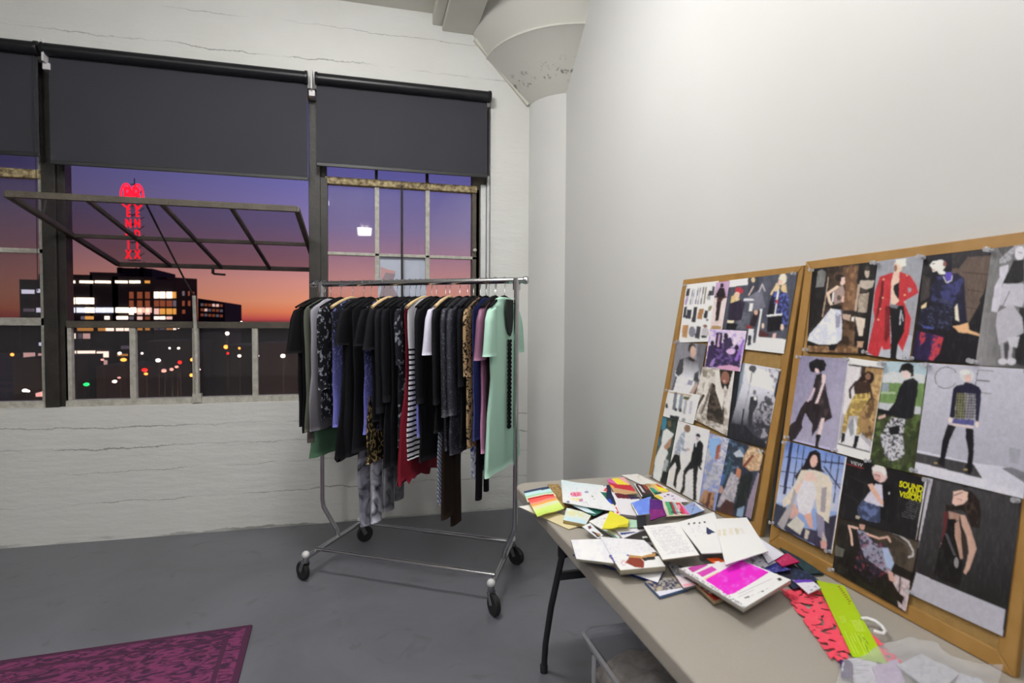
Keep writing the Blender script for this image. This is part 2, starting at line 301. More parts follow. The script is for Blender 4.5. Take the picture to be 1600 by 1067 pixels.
# ------------------------------------------------------------------ windows
STEEL = mat('weathered brown steel', '4a443c', .6, var=.3, scale=14., bs=.3, bscale=60., col2='5b544a')
DARKST = mat('dark brown steel mullion', '2b2824', .5, var=.25, scale=12., bs=.2)
CHIP = mat('chipped white paint on steel', 'a09d93', .55, var=.3, scale=30., bs=.4, bscale=90., col2='c2c0b8')
WHITEP = mat('white painted steel', 'd8dadb', .45, var=.06, scale=20., bs=.2)
RUST = mat('rusted steel with flaking cream paint', '57452c', .7, var=.3, scale=38., bs=.6, bscale=80., col2='c8b78c')
GLASS = glassm('dusty window glass', (.86, .85, .88), 1., .02, 1.5, .02); GLASS2 = glassm('grimy window glass', (.78, .75, .78), 1., .03, 1.5, .018)
def X(px, py=400, Y=YG): return un(px, py, 1, Y)[0]
def Z(px, py, Y=YG): return un(px, py, 1, Y)[2]
def vb(mb, px, y0, y1, w, Y=YG, d=.03):                        # upright glazing bar at photo column px
    x = X(px, (y0+y1)/2, Y); mb.box((x-w/2, Y-d, Z(px, y1, Y)), (x+w/2, Y+d*.4, Z(px, y0, Y)))
def hb(mb, x0, x1, y, w, Y=YG, d=.03):
    z = Z((x0+x1)/2, y, Y); mb.box((X(x0, y, Y), Y-d, z-w/2), (X(x1, y, Y), Y+d*.4, z+w/2))
ZB = ZS+.035
# sill ledge and outer frame pieces belong to their windows
wins = [struct('window_%d' % (i+1), (x, YG, ZS)) for i, x in enumerate((-3.6, -1.1, .3))]
xm1a, xm1b, xm2a, xm2b = X(74), X(107), X(484), X(502)
S(MB().box((xm1a, YG-.06, ZS), (xm1b-.04, YG+.08, ZT)).box((xm1b-.045, YG-.03, ZS), (xm1b, YG+.06, ZT)).box((xm1a-.03, YG-.02, ZS), (xm1a+.01, YG+.04, ZT)), 'mullion', DARKST, wins[0], bevel=.003)
S(MB().box((xm2a, YG-.06, ZS), (xm2b, YG+.08, ZT)).box((xm2b-.02, YG-.03, ZS), (X(511), YG+.05, ZT)), 'mullion', DARKST, wins[1], bevel=.003)
# left window
f = MB().box((XL+.9, YG-.04, ZS-.005), (xm1a, YG+.04, ZS+.04)); hb(f, -900, 74, 378, .03); hb(f, -900, 74, 500, .05)
for dx in (0, .9, 1.8, 2.7): f.box((xm1a-dx-.03, YG-.03, ZS), (xm1a-dx, YG+.012, ZT))
S(f, 'window_frame', CHIP, wins[0], bevel=.003)
f = MB(); hb(f, -900, 72, 245.5, .055, d=.04); S(f, 'rusty_rail', RUST, wins[0], bevel=.004)
S(MB().box((XL+.9, YG+.004, ZS), (xm1a, YG+.008, ZT)), 'pane', GLASS2, wins[0])
# middle window: fixed row of panes below, pivoting sash above
f = MB().box((xm1b-.01, YG-.05, ZS-.005), (xm2a, YG+.04, ZS+.04))
for p in (110.5, 210, 307, 399.5): vb(f, p, 508, 628, .036)
S(f, 'window_frame', CHIP, wins[1], bevel=.003)
f = MB(); hb(f, 107, 484, 507.5, .045, d=.035); S(f, 'transom', STEEL, wins[1], bevel=.004)
zt = Z(300, 508); S(MB().box((xm1b, YG+.004, ZS), (xm2a, YG+.008, zt)), 'pane', GLASS2, wins[1])
pA, pB = un(10, 303, 0, X(107)+.012), un(185, 413, 0, X(107)+.012); xa, xb = X(107)+.012, xm2a-.012
def sp_(x, t): return (x, pA[1]+(pB[1]-pA[1])*t, pA[2]+(pB[2]-pA[2])*t)
f = MB()
for t, w_ in ((0, .035), (.5, .025), (1, .035)): f.bar(sp_(xa, t), sp_(xb, t), .028, w_)
for x in (xa, xb): f.bar(sp_(x, 0), sp_(x, 1), .03, .03)
for p in (.25, .5, .75): f.bar(sp_(xa+(xb-xa)*p, 0), sp_(xa+(xb-xa)*p, 1), .022, .022)
sash = S(f, 'pivoting_sash', STEEL, wins[1], bevel=.002)
q = MB(); a0, a1, a2, a3 = sp_(xa, 0), sp_(xb, 0), sp_(xb, 1), sp_(xa, 1); q.slab([a0, a1, a2, a3], (0, 0, .004)); S(q, 'sash_pane', glassm('sash glass', (.80, .77, .80), 1., .03, 1.45, .05), sash)
la = un(333, 418, 1, pB[1]); S(MB().bar(la, la+np.array([.0, -.01, -.05]), .02).bar(la+np.array([0, 0, -.05]), la+np.array([.09, 0, -.055]), .022, .016), 'latch_handle', DARKST, sash, bevel=.004)
st0, st1 = un(227, 316, 1, 3.65), un(287, 434, 1, 4.2); S(MB().tube([st0, un(245, 352, 1, 3.9), st1, un(303, 462, 1, 4.23)], .006, 8), 'stay_rod', DARKST, wins[1])
S(MB().tube([un(303, 462, 1, 4.22), un(306, 540, 1, 4.215), un(308, 627, 1, 4.21)], .012, 8).box(un(303, 628, 1, 4.235), un(314, 615, 1, 4.20)), 'window_lever', CHIP, wins[1])
# right window: closed vent with a rusted head rail
f = MB().box((xm2b, YG-.05, ZS-.005), (XJ, YG+.04, ZS+.04))
for p in (589, 667.5): vb(f, p, 285, 445, .032)
for p in (589, 667.5, 741): vb(f, p, 505, 630, .035)
hb(f, 505, 745, 400, .022); hb(f, 505, 745, 512, .04); S(f, 'window_frame', CHIP, wins[2], bevel=.003)
f = MB(); hb(f, 508, 744, 290.5, .05, d=.045); S(f, 'rusty_rail', RUST, wins[2], bevel=.005)
f = MB(); vb(f, 507, 280, 630, .05, d=.05)
for p in (588, 667): vb(f, p, 255, 290, .02)
S(f, 'head_bar', DARKST, wins[2])
f = MB().box((X(742), YG-.03, ZS), (X(748), YG+.03, Z(744, 297))).box((X(749), YG-.05, ZS), (X(757), YG+.03, Z(750, 291))).box((X(758), YG-.07, ZS), (XJ, YG+.04, Z(762, 278)))
S(f, 'white_jamb', WHITEP, wins[2], bevel=.004)
S(MB().box((X(737), YG-.03, ZS), (XJ-.02, YG+.05, ZT)), 'dark_jamb', STEEL, wins[2])
S(MB().ball(un(742, 391, 1, YG-.05), .014), 'knob', CHIP, wins[2], smooth=True)
S(MB().box((xm2b, YG+.004, ZS), (XJ-.04, YG+.008, ZT)), 'pane', GLASS, wins[2])
# opaque white pane carrying a flat grey rose figure shape and a pink hat shape
SHEET = mat('plain white pane', 'b9c0d2', .5, var=.03)
S(MB().box((X(590.5), YG-.004, Z(628, 505)), (X(666), YG+.002, Z(628, 402))), 'white_pane', SHEET, wins[2])
fig = [(595, 417), (606, 421), (617, 423), (617, 431), (613, 441), (616, 452), (626, 470), (590.5, 470), (596, 452), (595, 440)]
P_ = [un(a, b2, 1, YG-.0045) for a, b2 in fig]; S(MB().slab(P_, (0, -.001, 0)), 'figure_shape', mat('grey rose tone', '9a8a93', .6, var=.1), wins[2])
S(MB().slab([un(a, b2, 1, YG-.006) for a, b2 in [(595, 417), (606, 421), (617, 423), (616, 428), (603, 426), (597, 436), (594.5, 436)]], (0, -.001, 0)), 'hat_shape', mat('pale pink tone', 'c79a9c', .6, var=.08), wins[2])
S(MB().tube([un(628, 290, 1, 4.19), un(628, 400, 1, 4.19), un(629, 560, 1, 4.19)], .008, 8), 'window_pole', DARKST, wins[2])
# ------------------------------------------------------------------ roller blinds
BLM = mat('dark slate blind fabric', '32333b', .8, var=.05, scale=2.5, bs=.1, bscale=400.); BLT = mat('black aluminium tube', '202125', .35, .3, var=.1); BLB = mat('black blind bottom bar', '26272b', .45, var=.1)
BRW = mat('white plastic bracket', 'd6d3d6', .4, var=.03)
def blind(x0, x1, xe0, xe1, yb, label, brk, chain):
    Yr, Yf = 4.105, 4.125; t = thing('roller_blind', (un((x0+x1)/2, 100, 1, Yr)[0], Yr, 3.02), label, 'window blind', 'dark roller blinds along the window')
    xa, xb = un(x0, 110, 1, Yr)[0], un(x1, 150, 1, Yr)[0]; zr = 3.062
    MB().lathe([(.04, 0), (.042, .004), (.042, .018), (.037, .02), (.037, xb-xa-.02), (.042, xb-xa-.018), (.042, xb-xa-.004), (.04, xb-xa)], (xa, Yr, zr), (1, 0, 0), 28).build('roller_tube', BLT, t, smooth=True)
    fa, fb = un(xe0, 250, 1, Yf)[0], un(xe1, 250, 1, Yf)[0]; z0 = un((xe0+xe1)/2, yb, 1, Yf)[2]; f = MB(); n = 24; m_ = 14
    V = [(fa+(fb-fa)*i/n, Yf+.004*math.sin(i*.9)*(j/m_)**2+ .0015*math.sin(i*2.1+j), zr-(zr-z0)*j/m_) for j in range(m_+1) for i in range(n+1)]
    V2 = [(x, y+.0012, z) for x, y, z in V]; F = [(j*(n+1)+i, j*(n+1)+i+1, (j+1)*(n+1)+i+1, (j+1)*(n+1)+i) for j in range(m_) for i in range(n)]
    f.add(V, F); f.add(V2, F); f.build('blind_fabric', BLM, t, smooth='all')
    MB().box((fa-.003, Yf-.006, z0-.012), (fb+.003, Yf+.006, z0+.014)).build('bottom_bar', BLB, t, bevel=.004)
    for bx in brk:
        x = un(bx, 140, 1, Yr)[0]; MB().box((x-.02, Yr+.01, zr-.115), (x+.02, YW+.04, zr-.075)).box((x-.006, Yr-.03, zr-.08), (x+.006, YW+.01, zr+.05)).build('bracket', BRW, t, bevel=.004)
    if chain:
        x = un(chain[0], 300, 1, Yr)[0]; MB().tube([(x, Yr, zr), (x+.001, Yr+.004, 2.3), (x-.001, Yr, un(chain[0], chain[1], 1, Yr)[2])], .0022, 6).build('cord', BLT, t)
blind(-330, 62, -320, 62, 229.5, 'leftmost dark roller blind, cut off by the left edge of the photo', (), (56, 455))
blind(66, 481, 79, 481, 266.5, 'wide dark roller blind above the tilted open window', (71,), None)
blind(492, 767, 495, 761, 266, 'dark roller blind above the closed window with the rusted rail', (487,), (766, 445))
# ------------------------------------------------------------------ the city outside
GZ = -17.; YC = 120.
DK = mat('dark concrete facade', '1c1a20', .9, var=.2, scale=.4); DK2 = mat('dark brick facade', '241c1f', .9, var=.3, scale=.3); DK3 = mat('dark roof tar', '151417', .95, var=.2, scale=.2)  # roof tar is one near-black tone with slight noise
ASPH = mat('distant dark street blocks', '1a1411', .9, var=.6, scale=.09, col2='6a4a34')
LW = emit('warm white lit window', 'ffe9cf', 2.2); LC = emit('cool white lit window', 'dfe6f2', 1.1); LO = emit('amber lit window', 'd99a48', .9); LB = emit('dim orange lit window', '9a5638', .45)
LP_ = emit('pinkish lit window', 'e8bcae', .9); LD = emit('dim grey lit window', '8b8790', .28); LRED = emit('red neon', 'ff1226', 2.2)
top(MB().box((-700, 12, GZ-1), (700, 1400, GZ)), 'ground', ASPH, None, None)['kind'] = 'structure'
def facade(px, py, Y): p = un(px, py, 1, Y); return p[0], p[2]
bd = thing('office_building', (-70, YC+10, GZ), 'long dark multi-storey building with rows of brightly lit windows under the red sign', 'building')
def block(x0, x1, y, dep, mt=DK, Yb=YC, name='wall_block'):
    a, _ = facade(x0, y, Yb); c, z = facade(x1, y, Yb); MB().box((a, Yb, GZ), (c, Yb+dep, z)).build(name, mt, bd)
block(30, 62, 437, 20); block(60, 108, 429, 20); block(100, 144, 429.5, 25); block(140, 184, 426, 25); block(175, 240, 433, 25); block(182.5, 237.5, 419.5, 14, DK3, YC+4, 'penthouse')
for i, (a, c) in enumerate(((184, 190), (218, 224))): block(a, c, 417.5, 2, DK3, YC+4, 'roof_parapet')
def win(x0, y0, x1, y1, mt, Y=YC, par=None, nm='window'):
    a, z1 = facade(x0, y0, Y); c, z0 = facade(x1, y1, Y); MB().box((a, Y-.3, z0), (c, Y-.02, z1)).build(nm, mt, par or bd)
W1 = lambda X0, X1: (20+X0*.1375, 20+X1*.1375)
for y0, y1, xs in ((438.5, 442.5, ((655, 710, LW), (765, 915, LW), (940, 1115, LW), (1170, 1305, LW), (1330, 1390, LW), (1400, 1450, LW), (1505, 1560, LO))),
                   (465, 475, ((655, 705, LW), (725, 925, LW))), (480.5, 488.5, ((668, 708, LC), (730, 830, LC), (835, 930, LW), (945, 1040, LC), (1045, 1145, LC), (1175, 1320, LW), (1340, 1405, LW), (1425, 1500, LP_), (1515, 1580, LP_))),
                   (494, 499, ((780, 825, LD), (832, 920, LO), (1050, 1100, LW), (1185, 1310, LW))), (507, 517, ((740, 915, LO), (975, 1060, LO), (1065, 1150, LW), (1178, 1260, LW), (1275, 1320, LW))),
                   (521, 529, ((660, 715, LW), (750, 785, LD), (805, 880, LP_)))):
    for a, c, mt in xs: a, c = W1(a, c); win(a, y0, c, y1, mt)
for a in ((35, 452.5, 54, 459, LC), (59, 451.5, 73, 457.5, LC), (66, 436, 74, 440, LD), (38, 482, 54, 487, LD), (58, 481, 74, 488, LC), (38, 551, 55, 559, LP_), (61, 552, 84, 557, LP_), (62, 535, 82, 540, LC),
          (115, 548, 119, 559, LW), (122, 548, 149, 558.5, LW), (152, 549, 170, 558, LW), (122, 566, 146, 571, LD), (152, 563, 168, 570, LP_), (116, 565, 119, 570, LC), (190, 540, 203, 545, LD), (184, 553, 200, 556, LO)): win(*a)
# wing that recedes to the right
PB, PBn = un(236, 440, 1, YC), None; ang = math.radians(38); dB = np.array([math.cos(ang), math.sin(ang), 0]); nB = np.array([math.sin(ang), -math.cos(ang), 0])
def wing(px, py): return unp(px, py, PB, nB)
def wblock(x0, x1, y, dep, mt, name, off=0., par=None):
    a, c = wing(x0, y), wing(x1, y); z = (a[2]+c[2])/2; a, c = a-nB*off, c-nB*off; bk = -nB*dep
    MB().slab([(a[0], a[1], GZ), (c[0], c[1], GZ), (c[0]+bk[0], c[1]+bk[1], GZ), (a[0]+bk[0], a[1]+bk[1], GZ)], (0, 0, z-GZ)).build(name, mt, par or bd)
wblock(236, 272, 437, 18, DK, 'wall_block'); wblock(262, 309, 434, 18, DK2, 'wall_block', .3)
def wwin(x0, y0, x1, y1, mt, par=None, o=0):
    P = [wing(x0, y1), wing(x1, y1), wing(x1, y0), wing(x0, y0)]; P = [p+nB*(.05+o) for p in P]; MB().slab(P, nB*.25).build('window', mt, par or bd)
W2 = lambda a: 200+a*.1375
cols = ((20, 65), (110, 165), (200, 250), (290, 345), (360, 415), (435, 495), (510, 540))
for (y0, y1, ms) in ((456, 466.5, (LB, LB, LB, LW, LW, LW, LO)), (469.5, 479.5, (LB, LB, LB, LB, LB, LB, LD)), (482, 491.5, (LW, LP_, LP_, LP_, LO, LO, LO)), (494.5, 499.5, (LD, LP_, LB, LW, LW, LP_, None)), (508, 516, (None, LO, LO, LD, LD, LO, LW))):
    for (a, c), mt in zip(cols, ms):
        if mt is None: continue
        a, c = W2(a), W2(c)
        if c < 237: win(a, y0, c, y1, mt)
        else: wwin(a, y0, c, y1-.6, mt)
for i in range(7): wwin(244+i*8, 533+(i % 2), 250+i*8, 536+(i % 2), LD)
for a in ((283, 455, 286, 462, LD), (292, 455, 294, 462, LB), (283, 470, 286, 478, LB), (292, 470, 295, 478, LB), (299, 456, 301, 462, LB), (283, 484, 287, 490, LB), (299, 470, 301, 478, LB)): wwin(*a, o=.4)
lb = thing('annex_building', (-35, 160, GZ), 'low dark annex at the right end of the lit building, against the orange sky', 'building')
YA = 155.; a, z = facade(309, 466, YA); c, _ = facade(351, 472, YA); _, z2 = facade(351, 472.5, YA)
MB().hexa([(a, YA, GZ), (c, YA, GZ), (c, YA+20, GZ), (a, YA+20, GZ), (a, YA, z), (c, YA, z2), (c, YA+20, z2), (a, YA+20, z)]).build('wall_block', DK2, lb)
for r_ in range(3):
    for k_ in range(6): win(314+k_*6, 474+r_*8+k_*.3, 318+k_*6, 478+r_*8+k_*.3, LP_ if (r_, k_) in ((1, 1), (0, 3), (0, 4)) else LB if (r_+k_) % 3 else LD, YA, lb)
for i, (x0, x1, y, Y, mt) in enumerate(((20, 100, 560, 90, DK3), (228, 300, 533, 105, DK), (300, 352, 520, 118, DK2), (352, 400, 540, 108, DK3), (398, 470, 536, 105, DK2), (340, 470, 508, 420, DK3), (-120, 30, 506, 380, DK3), (150, 225, 572, 96, DK2), (400, 800, 512, 300, DK3))):
    a, z = facade(x0, y, Y); c, _ = facade(x1, y, Y); m_ = MB().box((a, Y, GZ), (c, Y+12, z))
    top(m_, 'warehouse', mt, ('low dark warehouse roof behind the left window', 'dark block at the foot of the lit building', 'dark brown block below the annex building', 'low dark block seen through the fourth lower pane', 'brown shed beside the black garments', 'far dark skyline strip under the orange sky', 'far dark skyline strip left of the lit building', 'low dark roof in front of the lit building', 'far dark skyline strip behind the clothes rail')[i], 'building')
# sign tower
tw = thing('sign_tower', (-62, YC+8, 0), 'tall red neon letter tower rising from the roof of the lit building', 'sign')
YT = YC+8; xa_, _ = facade(199, 400, YT); xb_, _ = facade(219, 400, YT); _, zt0 = facade(207, 421, YT); _, zt1 = facade(207, 292, YT)
LAT = mat('dark steel lattice', '1d1a1f', .7, var=.2); f = MB()
for x in (xa_, xb_):
    for y in (YT+.2, YT+2.4): f.bar((x, y, zt0-2), (x, y, zt1), .22)
n = 9
for i in range(n):
    z0, z1 = zt0+(zt1-zt0)*i/n, zt0+(zt1-zt0)*(i+1)/n; f.bar((xa_, YT+.2, z0), (xb_, YT+.2, z0), .14); f.bar((xa_, YT+2.4, z0), (xb_, YT+2.4, z1), .12)
f.build('lattice_frame', LAT, tw)
f = MB(); cx_, cz_ = facade(207, 288, YT); f.tube([(cx_, YT+1, cz_-1), (cx_, YT+1, cz_+1.4)], .1, 6); f.bar((cx_-.7, YT+1, cz_+.2), (cx_+.7, YT+1, cz_+.2), .14); f.build('mast', LAT, tw)
def text(body, mt, parent, name, M4, size=1., ext=.02, off=0., align='CENTER', sx=1.):
    cu = D.curves.new(name, 'FONT'); cu.body = body; cu.size = size; cu.extrude = ext; cu.offset = off; cu.align_x = align; cu.align_y = 'CENTER'
    o = D.objects.new(name, cu); COL.objects.link(o); bpy.context.view_layer.update(); dg = bpy.context.evaluated_depsgraph_get(); me = D.meshes.new_from_object(o.evaluated_get(dg)); D.objects.remove(o); D.curves.remove(cu)
    me.name = name; me.materials.clear(); me.materials.append(mt); par = WL.get(parent.name) or Vector(parent.location)
    me.transform(Matrix.Translation(-par)@M4@Matrix.Diagonal((sx, 1, 1, 1))); o = D.objects.new(name, me); COL.objects.link(o); o.parent = parent; WL[o.name] = par; return o
def frame(o, xd, yd):
    x = Vector(xd).normalized(); y = Vector(yd); y = (y-x*y.dot(x)).normalized(); z = x.cross(y); m_ = Matrix((x, y, z)).transposed().to_4x4(); m_.translation = Vector(o); return m_
pm_ = 1/(FPX/YT)  # metres per photo pixel out there
for col_x in (201.5, 215.5):
    for ch, yy in (('E', 333), ('N', 350), ('D', 367), ('I', 383.5), ('X', 398.5)):
        x, z = facade(col_x, yy, YT); text(ch, LRED, tw, 'letter', frame((x, YT-.3, z), (1, 0, 0), (0, 0, 1)), 2.35, .12, .07, sx=.58)
    x, z = facade(200.5 if col_x < 205 else 214, 306, YT)
    text('B', LRED, tw, 'letter', frame((x, YT-.35, z), (1, 0, 0), (0, 0, 1)), 4.2, .12, .14, sx=.62)
f = MB(); x, z = facade(207, 306, YT)
for s_ in (-1, 1):
    q_ = [(x+s_*1.0+.95*math.cos(t_), YT-.2, z+2.25*math.sin(t_)) for t_ in [2*math.pi*i/20 for i in range(21)]]; f.tube(q_, .16, 6)
f.build('neon_ring', LRED, tw)
# street lights, traffic and signals
LS = {'w': emit('white street light', 'fff3e0', 8.), 'o': emit('sodium street light', 'ff9a3c', 5.), 'r': emit('red signal light', 'ff1410', 5.), 'g': emit('green signal light', '1cf070', 3.), 'p': emit('pinkish lights', 'ffb9a8', 1.6)}
POLE = mat('dark pole', '1a1a1c', .8)
def slight(px, py, c, rx, rz, dist, tall=6.5):
    p = un(px, py, 1, dist); t = thing('street_light', (p[0], p[1], max(GZ, p[2]-tall)), *SL[c]); mb = MB().lathe([(max(.01, .72*rx*math.sin(math.pi*i/6)), -.72*rz*math.cos(math.pi*i/6)) for i in range(7)], p, n=10); mb.build('lamp_head', LS[c], t)
    MB().tube([(p[0], p[1]+.3, max(GZ, p[2]-tall)), (p[0], p[1]+.3, p[2])], .035, 6).build('pole', POLE, t)
SL = {'w': ('small white street light glowing in the dark streets outside', 'street light', 'white street lights outside'), 'o': ('small amber street light glowing in the dark streets outside', 'street light', 'amber street lights outside'),
      'r': ('small red light in the dark street outside', 'signal light', 'red lights outside'), 'g': ('green signal light low in the dark street outside', 'signal light'), 'p': ('pinkish light in the dark street outside', 'signal light', 'pink lights outside')}
for a in ((355, 521, 'w', .35, .35, 90), (353, 542, 'o', .42, .4, 92), (374, 544, 'o', .25, .25, 100), (356, 552, 'r', .22, .22, 92), (374, 556, 'w', .3, .25, 88), (402, 519, 'o', .2, .2, 95), (442, 556, 'w', .42, .35, 86), (403, 556, 'w', .2, .2, 90),
          (193, 562, 'o', .5, .3, 85), (247, 563, 'w', .4, .3, 85), (281, 566, 'r', .3, .28, 84), (300, 562, 'o', .3, .3, 86), (299, 586, 'o', .28, .28, 80), (311, 577, 'w', .2, .2, 80), (226, 578, 'r', .42, .28, 80), (228, 584, 'o', .3, .2, 80), (256, 579, 'p', .4, .3, 80),
          (268, 577, 'p', .3, .25, 80), (276, 573, 'p', .3, .2, 80), (207, 587, 'p', .3, .2, 78), (179, 596, 'w', .34, .22, 76), (186, 590, 'p', .25, .15, 76), (135, 600.5, 'g', .4, .26, 72), (39, 610, 'w', .34, .2, 70), (44, 611, 'w', .2, .14, 70), (19, 554, 'o', .3, .28, 90),
          (187, 552, 'w', .3, .25, 90), (246, 510, 'w', .2, .2, 100), (279, 511, 'w', .28, .3, 100), (264, 509, 'o', .25, .2, 100), (265, 544, 'w', .18, .18, 95), (279, 544, 'w', .25, .2, 95), (377, 503, 'w', .3, .2, 160), (222, 552, 'w', .2, .2, 95), (160, 562, 'p', .3, .2, 90)): slight(*a)
for x_, y_, p_ in ((-8, 84, 5000), (-22, 80, 6000), (-40, 78, 4000), (2, 90, 5000), (-60, 76, 4000)): l = D.lights.new('street_glow', 'POINT'); l.energy = p_; l.color = (1., .55, .28); l.shadow_soft_size = .4; o = D.objects.new('street_glow', l); COL.objects.link(o); o.location = (x_, y_, GZ+7)
top(MB().bar(un(60, 617, 1, 69), un(78, 612, 1, 71), .5, .35), 'car_headlight', LS['p'], 'orange streak of a car light low behind the left window', 'car light')
# ------------------------------------------------------------------ sky at dusk
wd = D.worlds.new('dusk'); SC.world = wd; wd.use_nodes = True; nt = wd.node_tree; L = nt.links; bg = nt.nodes['Background']; tc = N(nt, 'ShaderNodeTexCoord'); sp = N(nt, 'ShaderNodeSeparateXYZ'); L.new(tc.outputs['Generated'], sp.inputs[0])
mr = N(nt, 'ShaderNodeMapRange'); L.new(sp.outputs[2], mr.inputs[0]); mr.inputs[1].default_value = -.02; mr.inputs[2].default_value = .4; r = N(nt, 'ShaderNodeValToRGB'); e = r.color_ramp.elements
stops = ((0, '2a1a1c'), (.045, '6a3538'), (.058, 'c0504e'), (.085, 'dc7a56'), (.125, 'de9070'), (.20, 'cf8c82'), (.30, 'a97a8a'), (.42, '8474a0'), (.58, '6c68a6'), (.75, '5a58a0'), (1, '3c3c78'))
e[0].position = 0; e[0].color = (*lin(stops[0][1]), 1); e[1].position = 1; e[1].color = (*lin(stops[-1][1]), 1)
for p, c in stops[1:-1]: q = e.new(p); q.color = (*lin(c), 1)
L.new(mr.outputs[0], r.inputs[0]); az = N(nt, 'ShaderNodeMapRange'); L.new(sp.outputs[0], az.inputs[0]); az.inputs[1].default_value = -.5; az.inputs[2].default_value = -.02; az.inputs[3].default_value = .30; az.inputs[4].default_value = 1.12
cm = N(nt, 'ShaderNodeVectorMath', operation='SCALE'); L.new(r.outputs[0], cm.inputs[0]); L.new(az.outputs[0], cm.inputs['Scale']); L.new(cm.outputs[0], bg.inputs[0]); bg.inputs[1].default_value = 1.
# ------------------------------------------------------------------ fluorescent lamps
FIXW = mat('white enamel lamp housing', 'e4e4e0', .4, var=.02); TUBE = emit('fluorescent tube', 'fff6e8', 9.)
def lamp(x, y, rot, power, label, ln=1.2, z=3.5, w_=.3):
    t = thing('fluorescent_fixture', (x, y, z), label, 'ceiling light'); c, s = math.cos(rot), math.sin(rot); R = lambda a, b2, h: (x+a*c-b2*s, y+a*s+b2*c, z+h)
    MB().slab([R(-ln/2-.03, -.1, .03), R(ln/2+.03, -.1, .03), R(ln/2+.03, .1, .03), R(-ln/2-.03, .1, .03)], (0, 0, .06)).build('housing', FIXW, t, bevel=.005)
    for d_ in (-.05, .05): MB().tube([R(-ln/2, d_, .0), R(ln/2, d_, .0)], .018, 10).build('tube', TUBE, t, smooth=True)
    for a in (-ln/3, ln/3): MB().tube([R(a, 0, .08), R(a, 0, ZC-z)], .004, 6).build('hanger_rod', BLT, t)
    l = D.lights.new('fluorescent_light', 'AREA'); l.shape = 'RECTANGLE'; l.size = ln; l.size_y = w_; l.energy = power; l.color = (1., .985, .965)
    o = D.objects.new('fluorescent_light', l); COL.objects.link(o); o.location = (x, y, z-.025); o.rotation_euler = (0, 0, rot)
def glow(x, y, z, p): l = D.lights.new('tube_glow', 'POINT'); l.energy = p; l.shadow_soft_size = .16; l.color = (1., .99, .97); o = D.objects.new('tube_glow', l); COL.objects.link(o); o.location = (x, y, z)
lamp(-.12, 2.2, 0., 26, 'fluorescent ceiling light over the table and clothes rail'); lamp(.4, .2, math.pi/2, 6, 'fluorescent ceiling light behind the camera'); lamp(-1.9, 1.1, 0., 6, 'unseen fluorescent fill light added left of the camera'); lamp(-1.2, -1.9, 0., 10, 'unseen fluorescent fill light added behind the camera to the left'); lamp(0., -4.9, math.pi/2, 22, 'fluorescent ceiling light at the far back of the loft')  # third and fourth fixtures are added fill that lifts the walls
glow(-.1, 2.2, 3.36, 60); glow(-1.2, -1.9, 3.28, 120); glow(-1.9, 1.1, 3.36, 12)   # the bare tubes throw light sideways as well as down; the last two serve the added fill fixtures
SC.view_settings.view_transform = 'Standard'; SC.view_settings.look = 'None'; SC.view_settings.gamma = 1; SC.view_settings.exposure = 0.; SC.view_settings.use_curve_mapping = False
SC.cycles.max_bounces = 8; SC.cycles.transparent_max_bounces = 16; SC.cycles.use_denoising = True; SC.cycles.sample_clamp_indirect = 6
# ------------------------------------------------------------------ clothes rail
CHR = mat('chrome tube', 'c4c4c6', .18, 1., var=.05, scale=30.); RUB = mat('black rubber wheel', '18181a', .6, var=.2); WPL = mat('white plastic cap', 'e2e2e2', .35, var=.02); GREYM = mat('grey caster fork', '8c8c90', .35, .8, var=.1)
E2 = np.array([.847, -.532, 0.]); N2 = np.array([.532, .847, 0.])
FL, FR, BL, BR = [np.array([*p, 0.]) for p in ((-.316, 3.261), (.596, 2.688), (-.03, 3.76), (.84, 3.22))]
ZR, ZBAR, ZP = .135, 1.645, 1.645
rk = thing('garment_rack', (.26, 3.24, 0), 'chrome rolling garment rack on four casters, full of hanging clothes', 'clothes rack')
mL, mR = (FL*.45+BL*.55), (FR*.45+BR*.55); upL, upR = np.array([-.249, 3.565, 0]), np.array([.775, 2.908, 0])
z_ = lambda p, z: np.array([p[0], p[1], z])
barA, barB = z_(upL-E2*.055, ZBAR), z_(upR+E2*.05, ZBAR)
MB().tube([barA, barB], .0165, 16).build('hanging_rail', CHR, rk, smooth=True)
for p in (barA, barB): MB().lathe([(.019, -.012), (.022, 0), (.019, .012)], p, E2, 16).build('end_cap', CHR, rk, smooth=True)
for a, m_, s in ((upL, mL, 1), (upR, mR, -1)):
    MB().tube([z_(a, ZP), z_(a, .36), z_(a+(m_-a)*.08, .31), z_(m_-(m_-a)*.08, ZR+.04), z_(m_, ZR)], .0135, 12).build('upright', CHR, rk, smooth=True)
    MB().lathe([(.02, -.03), (.021, .03)], z_(a, ZP-.02), n=16).build('collar', CHR, rk, smooth=True)
for p, q in ((FL, BL), (FR, BR)): MB().tube([z_(p, ZR-.005), z_(q, ZR-.005)], .014, 12).build('end_rail', CHR, rk, smooth=True)
for f_ in (.16, .93):
    p, q = z_(FL+(BL-FL)*f_, ZR+.01), z_(FR+(BR-FR)*f_, ZR+.01); md = p+(q-p)*.62
    a = MB().tube([p, q], .0095, 10); a.tube([p+(q-p)*.45, q], .0125, 10); a.build('base_rail', CHR, rk, smooth=True)
